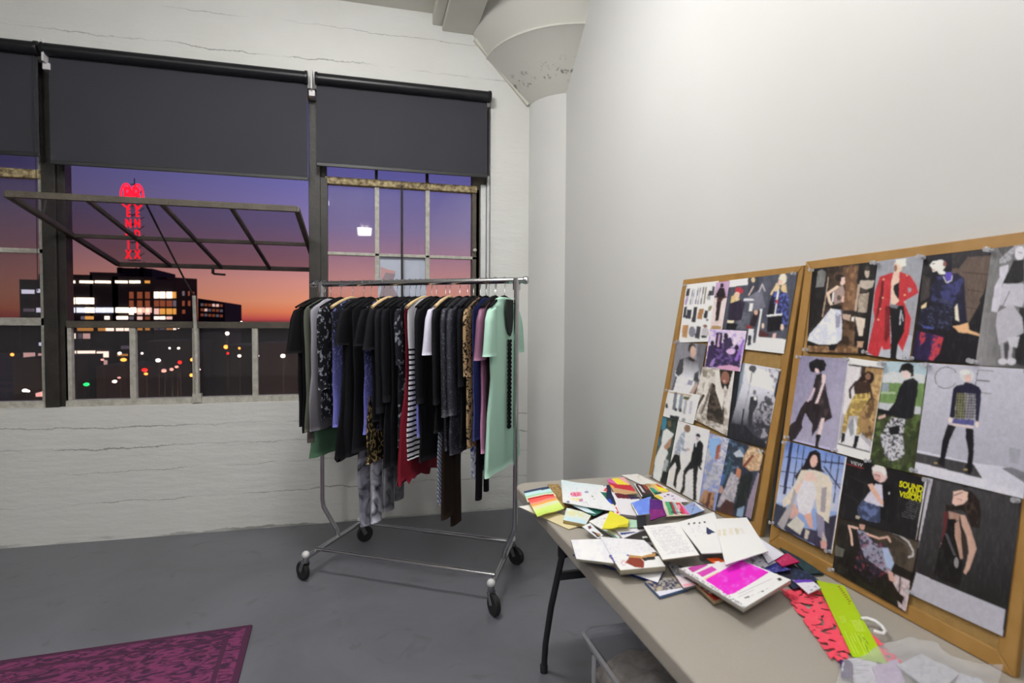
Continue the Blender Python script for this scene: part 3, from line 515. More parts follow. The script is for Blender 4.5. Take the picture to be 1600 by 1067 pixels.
def caster(p, ang, nm='caster'):
    c, s = math.cos(ang), math.sin(ang); ax = (-s, c, 0); wc = np.array([p[0]+c*.03, p[1]+s*.03, .052])
    f = MB(); f.lathe([(.012, .1), (.018, .105), (.018, .125), (.012, ZR+.015)], (p[0], p[1], 0), n=12)
    for k in (-.019, .019):
        o = np.array(ax)*k; f.bar(z_(p, .108)+o, wc+o, .024, .003, up=ax)
    w0 = f.build(nm, GREYM, rk, bevel=.001)
    MB().lathe([(.012, -.014), (.046, -.014), (.052, -.008), (.052, .008), (.046, .014), (.012, .014)], wc, ax, 24).build('wheel', RUB, w0, smooth=True)
    MB().ball(z_(p, ZR+.012), .021, 14).build('cap', WPL, w0, smooth=True)
for p, a in ((FL, 2.2), (FR, -1.3), (BL, .4), (BR, -.9)): caster(p, a)
# ------------------------------------------------------------------ clothes
LIN = lambda c: np.array(lin(c))
def loft(rings, n, s0, fold, seed, yaw, cfun, close=True):
    """rings: (z, uc, a, vc, b). fold: ripple depth growing to the hem. Returns MB, colours."""
    R = np.random.RandomState(seed); ph = R.uniform(0, 6.28, 5); k1, k2 = R.uniform(28, 46), R.uniform(60, 95); V = []; C = []; z0, z1 = rings[0][0], rings[-1][0]
    cu, cv = math.cos(yaw), math.sin(yaw)
    for (z, uc, a, vc, b) in rings:
        t = (z0-z)/(z0-z1+1e-9); f = fold*(.25+.75*t)
        for j in range(n):
            th = 2*math.pi*j/n; c, s = math.cos(th), math.sin(th); u = uc+a*math.copysign(abs(c)**.8, c); v = vc+b*math.copysign(abs(s)**.75, s)
            v += f*(math.sin(k1*u+ph[0]+1.5*math.sin(3*z+ph[1]))*.6+.4*math.sin(k2*u+ph[2]+2*z)); u += f*.9*math.sin(9*z+ph[3]+v*30)+.5*f*math.sin(23*z+ph[4])
            uu, vv = u*cu-v*cv, u*cv+v*cu; P = s0+N2*uu+E2*vv; V.append((P[0], P[1], z)); C.append(cfun(t, uc and (u-uc)/a or u/max(a, .01), z, v))
    F = [(i*n+j, i*n+(j+1) % n, (i+1)*n+(j+1) % n, (i+1)*n+j) for i in range(len(rings)-1) for j in range(n)]
    F += [tuple(range(n)), tuple(range((len(rings)-1)*n, len(rings)*n))[::-1]]
    m = MB(); m.add(V, F); return m, np.array(C)
def interp(keys, n):                                         # keys: (z, uc, a, vc, b) resampled to n rings
    K = np.array(keys, float); t = np.linspace(0, len(K)-1, n); i = np.minimum(t.astype(int), len(K)-2); f = (t-i)[:, None]; return (K[i]*(1-f)+K[i+1]*f).tolist()
FAB = {None: amat('plain woven fabric', .85, spec=.12, bs=.25), 'silk': amat('satin fabric', .42, spec=.4), 'leopard': amat('leopard print fabric', .8, 'leopard', '14100e', 42., .15), 'speck': amat('black fabric with pale pattern', .8, 'speck', '8f93a0', 38., .2),
       'dye': amat('tie-dyed fabric', .85, 'dye', '3c4048', 9., .15), 'bluedye': amat('blue and white dyed fabric', .8, 'dye', '28489a', 22., .2), 'stripes': amat('black and white striped knit', .85, 'stripes', '15161a', 11.5, .15), 'sequin': amat('charcoal sparkle knit', .6, 'speck', '55586a', 90., .5, bs=.5),
       'snake': amat('brown snake print fabric', .8, 'leopard', 'a08a5c', 30., .2), 'feather': amat('pale striped sheer fabric', .85, 'vstripes', '4c5468', 26., .15), 'ombre': amat('dip-dyed denim-like fabric', .8, 'speck', '7f80c0', 60., .2)}
HK = mat('steel hanger hook', 'b9babd', .25, 1.); HBLK = mat('black velvet hanger', '141315', .9, spec=.2, var=.1); HWD = mat('pale wooden hanger', 'c9a878', .5, var=.1, scale=20., col2='e0c498')
L0 = z_(barA, 0); BARLEN = float(np.linalg.norm((barB-barA)[:2]))
def spos(px, a, zt=1.1):                                      # place along the rail whose near edge stands at photo column px
    lo, hi = -.1, BARLEN+.15
    for _ in range(30):
        md = (lo+hi)/2; x = pr(z_(L0+E2*md-N2*a, zt))[0]
        if x < px: lo = md
        else: hi = md
    return md
def zat(py, s, a):
    P = L0+E2*s-N2*a; lo, hi = 0., 1.6
    for _ in range(30):
        md = (lo+hi)/2
        if pr(z_(P, md))[1] > py: lo = md
        else: hi = md
    return md
NG = [0]; 
def hanger(s, yaw, wood, nm, w=.205, zc=1.565):
    P = z_(L0+E2*s, 0); cu, cv = math.cos(yaw), math.sin(yaw); W = lambda u, z, v=0: P+N2*(u*cu-v*cv)+E2*(u*cv+v*cu)+np.array([0, 0, z])
    t = thing('clothes_hanger', tuple(W(0, zc)), ('pale wooden hanger' if wood else 'slim black hanger')+' carrying the '+nm, 'clothes hanger', 'hangers on the rail')
    hk = [W(0, zc)]+[W(0, zc+.02)]+[W(-.0+.021*math.sin(a), ZBAR-.0005+.021*-math.cos(a)) for a in np.linspace(.4, 4.6, 12)]
    hk[1] = W(.0, zc+.03); MB().tube(hk, .0019, 6).build('hook', HK, t, smooth=True)
    pts = [W(w*q, zc-.002-.062*abs(q)**1.5) for q in np.linspace(-1, 1, 15)]; MB().tube(pts, [.009 if wood else .006]*15, 8, 1.).build('shoulder_bar', HWD if wood else HBLK, t, smooth=True)
def garment(name, cat, label, short, px, hem, a=.2, ah=None, b=.011, col='17171b', col2=None, cs=(0., 1.), pat=None, sleeve=None, sl=.5, scol=None, wood=False, yaw=None, fold=.008, jag=0., top_=1.557, neck=.07, n=44, waist=None, hb=None, hang=True, vs=0., sb=.014, zref=1.1):
    NG[0] += 1; i = NG[0]; yaw = random.uniform(-.05, .05) if yaw is None else yaw; ah = ah or a*1.0; s = spos(px, a if zref > 1 else ah, zref); z1 = zat(hem, s, ah); P0 = z_(L0+E2*s, 0); hb = hb or b*1.15
    t = thing(name, (P0[0], P0[1], z1), label, cat, 'clothes hanging on the rack'); c1, c2 = LIN(col)*1.15, LIN(col2 or col)*1.15
    def cf(tt, u, z, v): q = min(1, max(0, (tt-cs[0])/(cs[1]-cs[0]+1e-6))); return c1*(1-q)+c2*q
    w = waist or a*.94
    keys = [(top_, 0, neck*.8, 0, b*.7), (top_-.012, 0, neck*1.3, 0, b), (top_-.03, 0, a*.62, 0, b*1.1), (top_-.052, 0, a*.88, 0, b*1.05), (top_-.072, 0, a*.985, 0, b), (top_-.11, 0, a, 0, b), (top_-.25, 0, a*.97, 0, b*1.05), (top_-.42, 0, w, 0, b*1.1), ((top_-.42+z1)/2, 0, (w+ah)/2, vs/2, (b*1.1+hb)/2), (z1, 0, ah, vs, hb)]
    if z1 > top_-.45: keys = keys[:6]+[(z1, 0, ah, vs, hb)]
    m, C = loft(interp(keys, 64), n, P0, fold, 100+i, yaw, cf)
    if jag:
        R = np.random.RandomState(i); k = n*2
        for q in range(len(m.v)-k, len(m.v)): x, y, z = m.v[q]; m.v[q] = (x, y, z-R.uniform(0, jag))
    m.build('garment_body', FAB[pat], t, smooth='all', cols=C)
    sc1 = LIN(scol or col)*1.15
    if sleeve:
        cu, cv = math.cos(yaw), math.sin(yaw)
        for sg in (-1, 1):
            u0 = sg*(a-.018); zt = top_-.062; out = .03 if sleeve == 'short' else .012
            K = [(zt+.006, u0-sg*.03, .012, 0, b*.8), (zt-.01, u0, .035, 0, b), (zt-.06, u0+sg*out*.6, .05, .002, sb), (zt-sl*.45, u0+sg*out, .052 if sleeve == 'short' else .046, .004, sb), (zt-sl, u0+sg*out*(1.5 if sleeve == 'short' else .7), .066 if sleeve == 'short' else .034, .004, sb)]
            mm, CC = loft(interp(K, 26), 20, P0, .003, 300+i+sg, yaw, lambda tt, u, z, v: sc1 if scol else cf((top_-z)/(top_-z1), u, z, v)); mm.build('sleeve', FAB[pat if not scol else None], t, smooth='all', cols=CC)
    if hang: hanger(s, yaw, wood, short)
    return t, s
def trousers(name, label, px, hem0, top0, hem1, col, pat, w=.04, hemw=.05, col2=None, fold=.004):
    NG[0] += 1; s = spos(px, .13, .6); z1 = zat(hem1, s, .1); P0 = z_(L0+E2*s, 0); t = thing(name, (P0[0], P0[1], z1), label, 'trousers', 'clothes hanging on the rack'); c1, c2 = LIN(col), LIN(col2 or col)
    for sg, hh in ((-1, hem0), (1, hem1)):
        zz = zat(hh, s, .1); m, C = loft(interp([(top0, sg*.03, w, 0, .01), (top0-.2, sg*.05, w*1.1, 0, .012), (zz, sg*.062, hemw, 0, .014)], 40), 24, P0, fold, NG[0]*3+sg, 0., lambda tt, u, z, v: c1*(1-tt)+c2*tt); m.build('trouser_leg', FAB[pat], t, smooth='all', cols=C)
    return t
B_ = '17171b'
garment('jacket', 'jacket', 'black long jacket hanging furthest left on the rack', 'leftmost black jacket', 463, 667, .2, .19, .013, '141417', sleeve='short', sl=.25, sb=.016)
garment('coat', 'coat', 'black coat just behind the grey leather-look dress', 'second black coat', 470, 677, .2, .2, .01, '101014', zref=1.1)
garment('dress', 'dress', 'olive grey dress showing as a thin strip beside the leftmost black jacket', 'olive grey dress', 476, 675, .19, .19, .01, '5a5e54')
garment('dress', 'dress', 'soft grey dress with a pale sheen near the left end', 'soft grey dress', 484, 675, .2, .215, .016, 'a5a3af', '5c5a60', pat='silk', fold=.009, wood=False)
garment('skirt', 'skirt', 'green skirt hem peeking out low at the left end', 'green skirt', 484, 717, .17, .2, .012, '476550', sleeve=None, hang=False, zref=.8)
garment('dress', 'dress', 'brown grey dress under the soft grey dress with its hem above the green skirt', 'brown grey dress', 482, 692, .18, .2, .01, '3e3a38', hang=False, zref=.8)
garment('blouse', 'blouse', 'black blouse with pale leaf-like pattern near the left end', 'leaf patterned blouse', 500, 657, .2, .2, .014, '15161b', pat='speck', sleeve='long', sl=.45, fold=.008)
garment('dress', 'dress', 'dress fading from black to violet blue, leftmost of the blue dip-dyed ones', 'leftmost blue dip-dyed dress', 519, 668, .2, .2, .014, '20222c', '6a6cb8', (.25, .8), 'ombre', wood=True)
garment('dress', 'dress', 'black long dress with ragged feathery hem left of centre', 'ragged hem black dress', 520, 716, .19, .27, .016, '121215', jag=.03, hang=False, zref=.8)
garment('dress', 'dress', 'plain black sleeveless dress right of the leftmost blue dip-dyed dress', 'plain black sleeveless dress', 537, 716, .2, .2, .014, '17171b', sleeve='short', sl=.2)
garment('dress', 'dress', 'long black dress left of the middle blue dip-dyed dress', 'long black dress', 549, 708, .2, .19, .012, '1a1a1e')
garment('trousers', 'trousers', 'pale grey tie-dyed hanging piece reaching down to the rack base', 'tie-dyed piece', 565, 824, .1, .04, .012, 'c5c3d2', '9a98a8', pat='dye', hang=False, top_=1.3, zref=.5)
trousers('trousers', 'tie-dyed white and grey trousers hanging to the rack base', 578, 818, 1.2, 806, 'cfcede', 'dye', .05, .045)
trousers('trousers', 'smoky grey dyed trousers with the darker wash', 598, 800, 1.2, 792, '77767e', 'dye', .05, .05)
garment('dress', 'dress', 'brown and black snake print dress below the middle blue dip-dyed dress', 'snake print dress', 571, 726, .17, .2, .014, '1d1712', pat='snake', hang=False, zref=.7)
garment('dress', 'dress', 'dress fading from black to violet blue, middle of the blue dip-dyed ones', 'middle blue dip-dyed dress', 570, 680, .2, .21, .014, '1a1b22', '6668b8', (.35, .85), 'ombre', sleeve='short', sl=.2, scol='15151a')
garment('jacket', 'jacket', 'black jacket with short sleeve between blue and cream hanger', 'short sleeved black jacket', 579, 660, .21, .2, .014, B_, wood=True, sleeve='short', sl=.22, sb=.017)
garment('coat', 'coat', 'black coat with long sleeves just left of centre', 'long sleeved black coat', 590, 672, .21, .2, .014, '1b1b20', sleeve='long', sl=.56)
garment('coat', 'coat', 'long black coat at the middle of the rack', 'long black coat', 602, 732, .205, .21, .014, '18181d', sleeve='long', sl=.5)
garment('dress', 'dress', 'black dress in the middle, left of the dark patterned top', 'black middle dress', 612, 730, .2, .2, .012, '131317')
garment('blouse', 'blouse', 'dark blouse with fine grey pattern left of the red dress', 'fine patterned blouse', 622, 700, .2, .2, .012, '1a1b22', pat='speck', sleeve='long', sl=.3)
garment('dress', 'dress', 'crimson red dress with fringed hem in the middle of the rack', 'crimson dress', 631, 750, .19, .26, .012, '571320', '701a28', jag=.045, hb=.03, zref=1.1)
garment('cardigan', 'cardigan', 'white knit striped in black over its lower half', 'striped white knit', 640, 720, .19, .2, .012, 'd8d8df', pat='stripes', wood=True)
garment('dress', 'dress', 'dress fading from black to violet blue, rightmost of the blue dip-dyed ones', 'rightmost blue dip-dyed dress', 648, 682, .2, .2, .013, '20212a', '6b6cba', (.3, .85), 'ombre')
garment('jacket', 'jacket', 'black long jacket right of the striped white knit', 'black jacket by the striped knit', 656, 724, .2, .2, .013, '17171b', sleeve='long', sl=.5)
garment('blouse', 'blouse', 'short lavender white blouse standing out among black clothes', 'lavender white blouse', 671, 545, .2, .18, .014, 'c8c6d8', sleeve='short', sl=.24, fold=.005, sb=.018)
garment('coat', 'coat', 'black coat just right of the lavender white blouse', 'black coat by the lavender blouse', 678, 677, .2, .2, .014, '18181c', sleeve='long', sl=.5, wood=True)
garment('skirt', 'skirt', 'pale striped skirt showing below beside the brown trousers', 'pale striped skirt', 683, 782, .12, .12, .012, '9498a8', pat='feather', hang=False, top_=1.3, jag=.03, zref=.6)
trousers('trousers', 'dark brown wide trousers hanging lowest on the rack', 690, 812, 1.3, 833, '2c211b', None, .055, .06)
garment('sweater', 'sweater', 'charcoal sparkle sweater right of the lavender blouse', 'charcoal sparkle sweater', 693, 706, .21, .2, .016, '1d1e27', pat='sequin', sleeve='long', sl=.56, sb=.018)
garment('sweater', 'sweater', 'charcoal long cardigan, second of the sparkle knits', 'second sparkle cardigan', 706, 712, .21, .21, .016, '22232e', pat='sequin', sleeve='long', sl=.55, sb=.018)
garment('coat', 'coat', 'black coat left of the leopard dress', 'black coat by the leopard dress', 717, 700, .2, .2, .014, '131318', sleeve='long', sl=.4)
garment('dress', 'dress', 'tan leopard print dress toward the right end', 'leopard dress', 729, 702, .19, .2, .013, 'a48a68', pat='leopard', sleeve='long', sl=.35)
garment('blouse', 'blouse', 'blue blouse squeezed between leopard and pink dresses', 'blue blouse', 740, 690, .18, .18, .01, '2a3364', '3c4680')
garment('scarf', 'scarf', 'blue and white dyed cloth hanging under the leopard dress', 'blue and white dyed cloth', 737, 742, .12, .1, .011, 'd5d7e2', pat='bluedye', hang=False, top_=1.2, jag=.02, zref=.7)
trousers('leggings', 'black leggings hanging thin below the pink dress', 741, 784, 1.1, 780, '17131a', None, .03, .022)
garment('dress', 'dress', 'pink dress fading from mauve at the top, left of the mint dress', 'pink dress', 752, 709, .2, .19, .016, '744a64', 'b07a9c', (.3, .8), 'silk', sleeve='short', sl=.26, fold=.009, sb=.02)
garment('dress', 'dress', 'brown black dress, a sliver between the pink and mint dresses', 'brown black dress', 757, 718, .17, .18, .01, '2a1c22')
mint, sm = garment('dress', 'dress', 'mint green short-sleeved dress with a black twisted trim at the right end', 'mint dress', 768, 748, .2, .275, .02, 'a6cbbb', pat=None, sleeve='short', sl=.24, fold=.008, neck=.09, sb=.024, yaw=.03, zref=1.2)
PM = z_(L0+E2*sm, 0)
f = MB(); zz = np.linspace(1.33, .86, 60); f.tube([PM+N2*(-.01+.012*math.sin(i*1.1))+E2*(.034+.006*math.cos(i*1.1))+np.array([0, 0, z]) for i, z in enumerate(zz)], .006, 6)
f.tube([PM+N2*(-.01-.012*math.sin(i*1.1))+E2*(.034-.006*math.cos(i*1.1))+np.array([0, 0, z]) for i, z in enumerate(zz)], .006, 6); f.build('twisted_trim', HBLK, mint, smooth='all')
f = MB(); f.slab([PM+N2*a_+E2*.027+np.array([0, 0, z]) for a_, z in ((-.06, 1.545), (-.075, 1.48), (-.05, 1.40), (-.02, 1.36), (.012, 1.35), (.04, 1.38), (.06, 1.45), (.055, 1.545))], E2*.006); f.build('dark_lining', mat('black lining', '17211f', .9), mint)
# ------------------------------------------------------------------ folding table
TT = .74; TX0, TX1, TY1, TY0 = .607, 1.372, 2.325, .495
TBL = mat('grey beige moulded plastic', 'a29c93', .5, var=.03, scale=5., bs=.12, bscale=220.); LEG = mat('charcoal powder-coated tube', '34353a', .45, .4, var=.1)
tb = thing('folding_table', ((TX0+TX1)/2, (TY0+TY1)/2, 0), 'grey plastic folding table against the right wall, covered in papers', 'table')
def rrect(x0, y0, x1, y1, r, n=8):
    P = []
    for cx, cy, a0 in ((x1-r, y1-r, 0), (x0+r, y1-r, 90), (x0+r, y0+r, 180), (x1-r, y0+r, 270)):
        P += [(cx+r*math.cos(math.radians(a0+90*i/n)), cy+r*math.sin(math.radians(a0+90*i/n))) for i in range(n+1)]
    return P
o = MB().slab([(x, y, TT-.045) for x, y in rrect(TX0, TY0, TX1, TY1, .075)], (0, 0, .045)).build('tabletop', TBL, tb, bevel=.007, seg=3)
f = MB(); f.slab([(x, y, TT-.062) for x, y in rrect(TX0+.02, TY0+.02, TX1-.02, TY1-.02, .06)], (0, 0, .018)); f.build('under_rim', TBL, tb, bevel=.004)
for yy, sg in ((2.0, 1), (.8, -1)):
    for x, xf in ((.72, .703), (1.26, 1.275)):
        MB().tube([(x+.01, yy-.02*sg, TT-.06), (x+.008, yy, .60), (x, yy+.03*sg, .5), (xf+.005, yy+.10*sg, .3), (xf, yy+.15*sg, .13), (xf, yy+.17*sg, .012)], .0125, 12).lathe([(.0155, 0), (.0165, .03), (.013, .035)], (xf, yy+.17*sg, 0), n=12).build('leg', LEG, tb, smooth=True)
        MB().lathe([(.02, -.02), (.02, .02)], (x+.004, yy+.012*sg, .56), n=12).build('leg_collar', LEG, tb, smooth=True)
    MB().bar((.72, yy+.045*sg, .45), (1.262, yy+.045*sg, .45), .022, .03).build('crossbar', LEG, tb, bevel=.003)
    MB().bar((.99, yy-.02*sg, .45), (.99, yy-.4*sg, TT-.065), .02, .006, up=(1, 0, 0)).build('brace', LEG, tb)
# ------------------------------------------------------------------ storage bin under the table
BINM = glassm('clear storage plastic', (.93, .93, .96), .8, .06, 1.5, .09); BINR = glassm('frosted plastic rim', (.6, .6, .66), .8, .2, 1.5, .5)
bx0, bx1, by0, by1, bz = .735, 1.15, 1.22, 1.80, .35
bn = thing('storage_bin', ((bx0+bx1)/2, (by0+by1)/2, 0), 'clear plastic storage bin of folded clothes on the floor under the table', 'storage bin')
def ring(z, g, r=.04): return [(x, y, z) for x, y in rrect(bx0-g, by0-g, bx1+g, by1+g, r)]
R0, R1 = ring(.0, -.03), ring(bz, 0); n = len(R0); m_ = MB(); m_.add(R0+R1, [(i, (i+1) % n, n+(i+1) % n, n+i) for i in range(n)]+[tuple(range(n))]); Rn = [(x*.985+.0141, y*.985+.0226, z+.004) for x, y, z in R0+R1]
m_.build('bin_body', BINM, bn, smooth=True)
a, c = ring(bz-.02, .008), ring(bz+.012, .022); m_ = MB(); m_.add(a+c, [(i, (i+1) % n, n+(i+1) % n, n+i) for i in range(n)]); d = ring(bz+.016, .012); k = len(m_.v); m_.add(c+d, [(i, (i+1) % n, n+(i+1) % n, n+i) for i in range(n)]); m_.build('lid_rim', BINR, bn, smooth=True)
MB().slab(ring(bz+.008, .0), (0, 0, .004)).build('lid', BINM, bn)
for y in (1.72, 1.55, 1.35): MB().box((bx0-.008, y-.012, .02), (bx0-.001, y+.012, bz-.03)).build('rib', BINR, bn, bevel=.003)
fc = [('b0a89c', '80786e'), ('30343e', '6c6e78'), ('cfc6b8', '9a9080'), ('3c3e4a', 'a03c50'), ('9a969c', '64646e')]
for i, (x, y, w_, d_, z0, z1, c_) in enumerate(((.93, 1.64, .34, .26, .01, .12, 0), (.92, 1.38, .34, .22, .01, .14, 1), (.95, 1.62, .30, .28, .125, .21, 3), (.93, 1.36, .3, .22, .145, .22, 4), (.93, 1.62, .36, .33, .215, .335, 2), (.93, 1.38, .36, .2, .225, .33, 1), (1.0, 1.29, .2, .1, .225, .29, 0))):
    g = MB(); nx_ = 16; V = []
    for j in range(nx_+1):
        for q in range(nx_+1):
            u, v = j/nx_*2-1, q/nx_*2-1; e_ = (1-abs(u)**6)*(1-abs(v)**6); V.append((x+u*w_/2, y+v*d_/2, z0+(z1-z0)*(.25+.75*e_)*(.86+.14*math.sin(7*u+i)*math.cos(5*v+2*i))))
    V2 = [(a_, b_, z0) for a_, b_, _ in V]; F = [(j*(nx_+1)+q, (j+1)*(nx_+1)+q, (j+1)*(nx_+1)+q+1, j*(nx_+1)+q+1) for j in range(nx_) for q in range(nx_)]; K = len(V)
    F2 = [tuple(K+t for t in reversed(f_)) for f_ in F]; bd_ = [j*(nx_+1) for j in range(nx_+1)]+[nx_*(nx_+1)+q for q in range(1, nx_+1)]+[j*(nx_+1)+nx_ for j in range(nx_-1, -1, -1)]+[q for q in range(nx_-1, 0, -1)]
    F3 = [(bd_[j], bd_[(j+1) % len(bd_)], K+bd_[(j+1) % len(bd_)], K+bd_[j]) for j in range(len(bd_))]; g.add(V+V2, F+F2+F3)
    top(g, 'folded_garment', mat('bin cloth %d' % i, fc[c_][0], .9, var=.3, scale=25., col2=fc[c_][1]), ('brown grey folded garment at the bottom back of the bin', 'black folded garment at the bottom front of the bin', 'dark garment with a maroon patch in the middle of the bin', 'grey folded garment in the middle front of the bin', 'taupe folded garment on top at the back of the bin', 'black crumpled garment on top of the pile in the bin', 'small brown grey garment on top nearest the camera in the bin')[i], 'clothes', 'folded clothes in the bin', smooth='all')
# ------------------------------------------------------------------ rug
m, nt, b = nmat('magenta woven rug'); L = nt.links; tc = N(nt, 'ShaderNodeTexCoord'); mp = N(nt, 'ShaderNodeMapping'); mp.inputs[3].default_value = (1, 2.2, 1); L.new(tc.outputs['Object'], mp.inputs[0])
n1 = N(nt, 'ShaderNodeTexNoise', _Scale=13., _Detail=4., _Distortion=1.8); L.new(mp.outputs[0], n1.inputs['Vector']); r = N(nt, 'ShaderNodeValToRGB'); e = r.color_ramp.elements; e[0].position = .42; e[0].color = (*lin('3c1c3a'), 1); e[1].position = .56; e[1].color = (*lin('7c3460'), 1); L.new(n1.outputs['Fac'], r.inputs[0])
sp = N(nt, 'ShaderNodeSeparateXYZ'); L.new(tc.outputs['Object'], sp.inputs[0]); ax = N(nt, 'ShaderNodeMath', operation='ABSOLUTE'); L.new(sp.outputs[0], ax.inputs[0]); ay = N(nt, 'ShaderNodeMath', operation='ABSOLUTE'); L.new(sp.outputs[1], ay.inputs[0])
ex = N(nt, 'ShaderNodeMath', operation='SUBTRACT'); ex.inputs[0].default_value = 1.05; L.new(ax.outputs[0], ex.inputs[1]); ey = N(nt, 'ShaderNodeMath', operation='SUBTRACT'); ey.inputs[0].default_value = .75; L.new(ay.outputs[0], ey.inputs[1]); mn = N(nt, 'ShaderNodeMath', operation='MINIMUM'); L.new(ex.outputs[0], mn.inputs[0]); L.new(ey.outputs[0], mn.inputs[1])
cm = N(nt, 'ShaderNodeMath', operation='COMPARE'); L.new(mn.outputs[0], cm.inputs[0]); cm.inputs[1].default_value = .012; cm.inputs[2].default_value = .014; cm2 = N(nt, 'ShaderNodeMath', operation='COMPARE'); L.new(mn.outputs[0], cm2.inputs[0]); cm2.inputs[1].default_value = .095; cm2.inputs[2].default_value = .01
sm_ = N(nt, 'ShaderNodeMath', operation='MAXIMUM'); L.new(cm.outputs[0], sm_.inputs[0]); L.new(cm2.outputs[0], sm_.inputs[1]); mx = N(nt, 'ShaderNodeMixRGB'); L.new(sm_.outputs[0], mx.inputs[0]); L.new(r.outputs[0], mx.inputs[1]); mx.inputs[2].default_value = (*lin('4a2040'), 1); L.new(mx.outputs[0], b.inputs['Base Color']); b.inputs['Roughness'].default_value = .95
n3 = N(nt, 'ShaderNodeTexNoise', _Scale=160.); L.new(tc.outputs['Object'], n3.inputs['Vector']); bump(nt, b, n3.outputs['Fac'], .5, .004)
rug = MB().slab([(x, y, 0) for x, y in rrect(-1.05, -.75, 1.05, .75, .008, 2)], (0, 0, .008)).build('rug', m, bevel=.002); a_ = math.radians(3.3); rug.rotation_euler = (0, 0, a_)
rug.location = (-.51-1.05*math.cos(a_)+.75*math.sin(a_), 2.832-1.05*math.sin(a_)-.75*math.cos(a_), .001); tag(rug, 'magenta and purple patterned rug on the grey floor at the lower left', 'rug')
# ------------------------------------------------------------------ pin boards leaning on the wall
CORK = mat('tan cork board', '9c7c48', .85, var=.08, scale=60., bs=.4, bscale=300., col2='a88650'); CFR = mat('tan wooden board frame', '9a7238', .5, var=.1, scale=14., col2='ab8248')
def board(c, label, dx):
    c = [np.array(p)+np.array([dx, 0, 0]) for p in c]; TL, TR, BR, BLc = c; nb = np.cross(TR-TL, BLc-TL); nb /= np.linalg.norm(nb); nb = -nb if nb[0] > 0 else nb
    t = thing('pin_board', tuple((BLc+BR)/2-nb*.008), label, 'pin board', 'boards of magazine pages')
    MB().slab([p-nb*.004 for p in c], -nb*.010).build('cork_panel', CORK, t); f = MB(); w_ = .034
    def lerp(p, q, d): v = q-p; return p+v/np.linalg.norm(v)*d
    IN = [lerp(lerp(TL, TR, w_), lerp(BLc, BR, w_), w_), lerp(lerp(TR, TL, w_), lerp(BR, BLc, w_), w_), lerp(lerp(BR, BLc, w_), lerp(TR, TL, w_), w_), lerp(lerp(BLc, BR, w_), lerp(TL, TR, w_), w_)]
    for i in range(4):
        f = MB(); P = [c[i], c[(i+1) % 4], IN[(i+1) % 4], IN[i]]; f.slab([p+nb*.001 for p in P], -nb*.019); f.build('frame_rail', CFR, t, bevel=.0025)
    return c, nb
def skew(TL, TR, BR, BLc): return [np.array(q, float) for q in (TL, TR, BR, BLc)]
c1, nb1 = board(skew((1.37, 2.265, 1.617), (1.37, 1.548, 1.612), (1.222, 1.545, .7415), (1.222, 2.285, .7415)), 'cork pin board standing further from the camera, nearest the corner', 0.)
c2, nb2 = board(skew((1.37, 1.533, 1.622), (1.37, .835, 1.622), (1.217, .80, .7415), (1.217, 1.49, .7415)), 'large cork pin board nearest the camera, at the right edge', -.006)
FRM = {'Z1': (1250, 390, .1687), 'Z2': (1420, 370, .1967), 'Z3': (1220, 550, .17814), 'Z4': (1420, 560, .2062), 'Z5': (1190, 680, .18742), 'Z6': (1290, 700, .24353), 'Z7': (1420, 740, .24357), 'Z8': (1200, 880, .2125),
       'Y1': (1050, 430, .12184), 'Y2': (1150, 410, .14066), 'Y3': (1030, 510, .12184), 'Y4': (1120, 550, .14052), 'Y5': (1010, 610, .15942), 'Y6': (1080, 670, .14056), 'Y7': (800, 735, .1), 'Y8': (930, 735, .1125), 'T6': (800, 720, .20619), 'T7': (980, 770, .19685), 'P': (0, 0, 1.)}
PIN = glassm('clear pin plastic', (.85, .85, .88), .9, .05, 1.5, .35)
def pushpin(P, nb, label):
    P = np.array(P); t = MB().lathe([(.0048, .0012), (.0052, .003), (.0026, .005), (.0026, .011), (.0055, .0135), (.0058, .0155), (.003, .0162)], P, nb, 14); o = top(t, 'push_pin', PIN, label, 'push pin', 'clear push pins', smooth=True)
def page(brd, label, short, cor, fr, base, ops, lay=0, k=1.3, pins='', curl=0., mt=None, wav=.0):
    c, nb = (c1, nb1) if brd == 1 else (c2, nb2); off = .0022+lay*.0013; P0 = c[0]+nb*off; fx = FRM[fr]; Pw = [unp(fx[0]+cor[2*i]*fx[2], fx[1]+cor[2*i+1]*fx[2], P0, nb) for i in range(4)]
    m, C = sheetmesh(Pw, ops, fx, base, k, .0004, curl=curl, res=.95, nrm=nb, wav=wav, seed=len(label), tone=1); cc = sum(Pw)/4
    o = top(m, 'magazine_page', mt or PAPER, label, 'magazine page', 'pages pinned on the boards', loc=tuple(cc), cols=C, smooth='all')
    nm = ('top left', 'top right', 'bottom right', 'bottom left')
    for ch in pins: i = int(ch); ctr = sum(Pw)/4; p = Pw[i]+(ctr-Pw[i])*.045; pushpin(p+nb*.0008, nb, 'clear push pin at the %s corner of the %s' % (nm[i], short))
    return o
SK, SK2, BK = 'd9b8a4', 'c49a80', '141214'
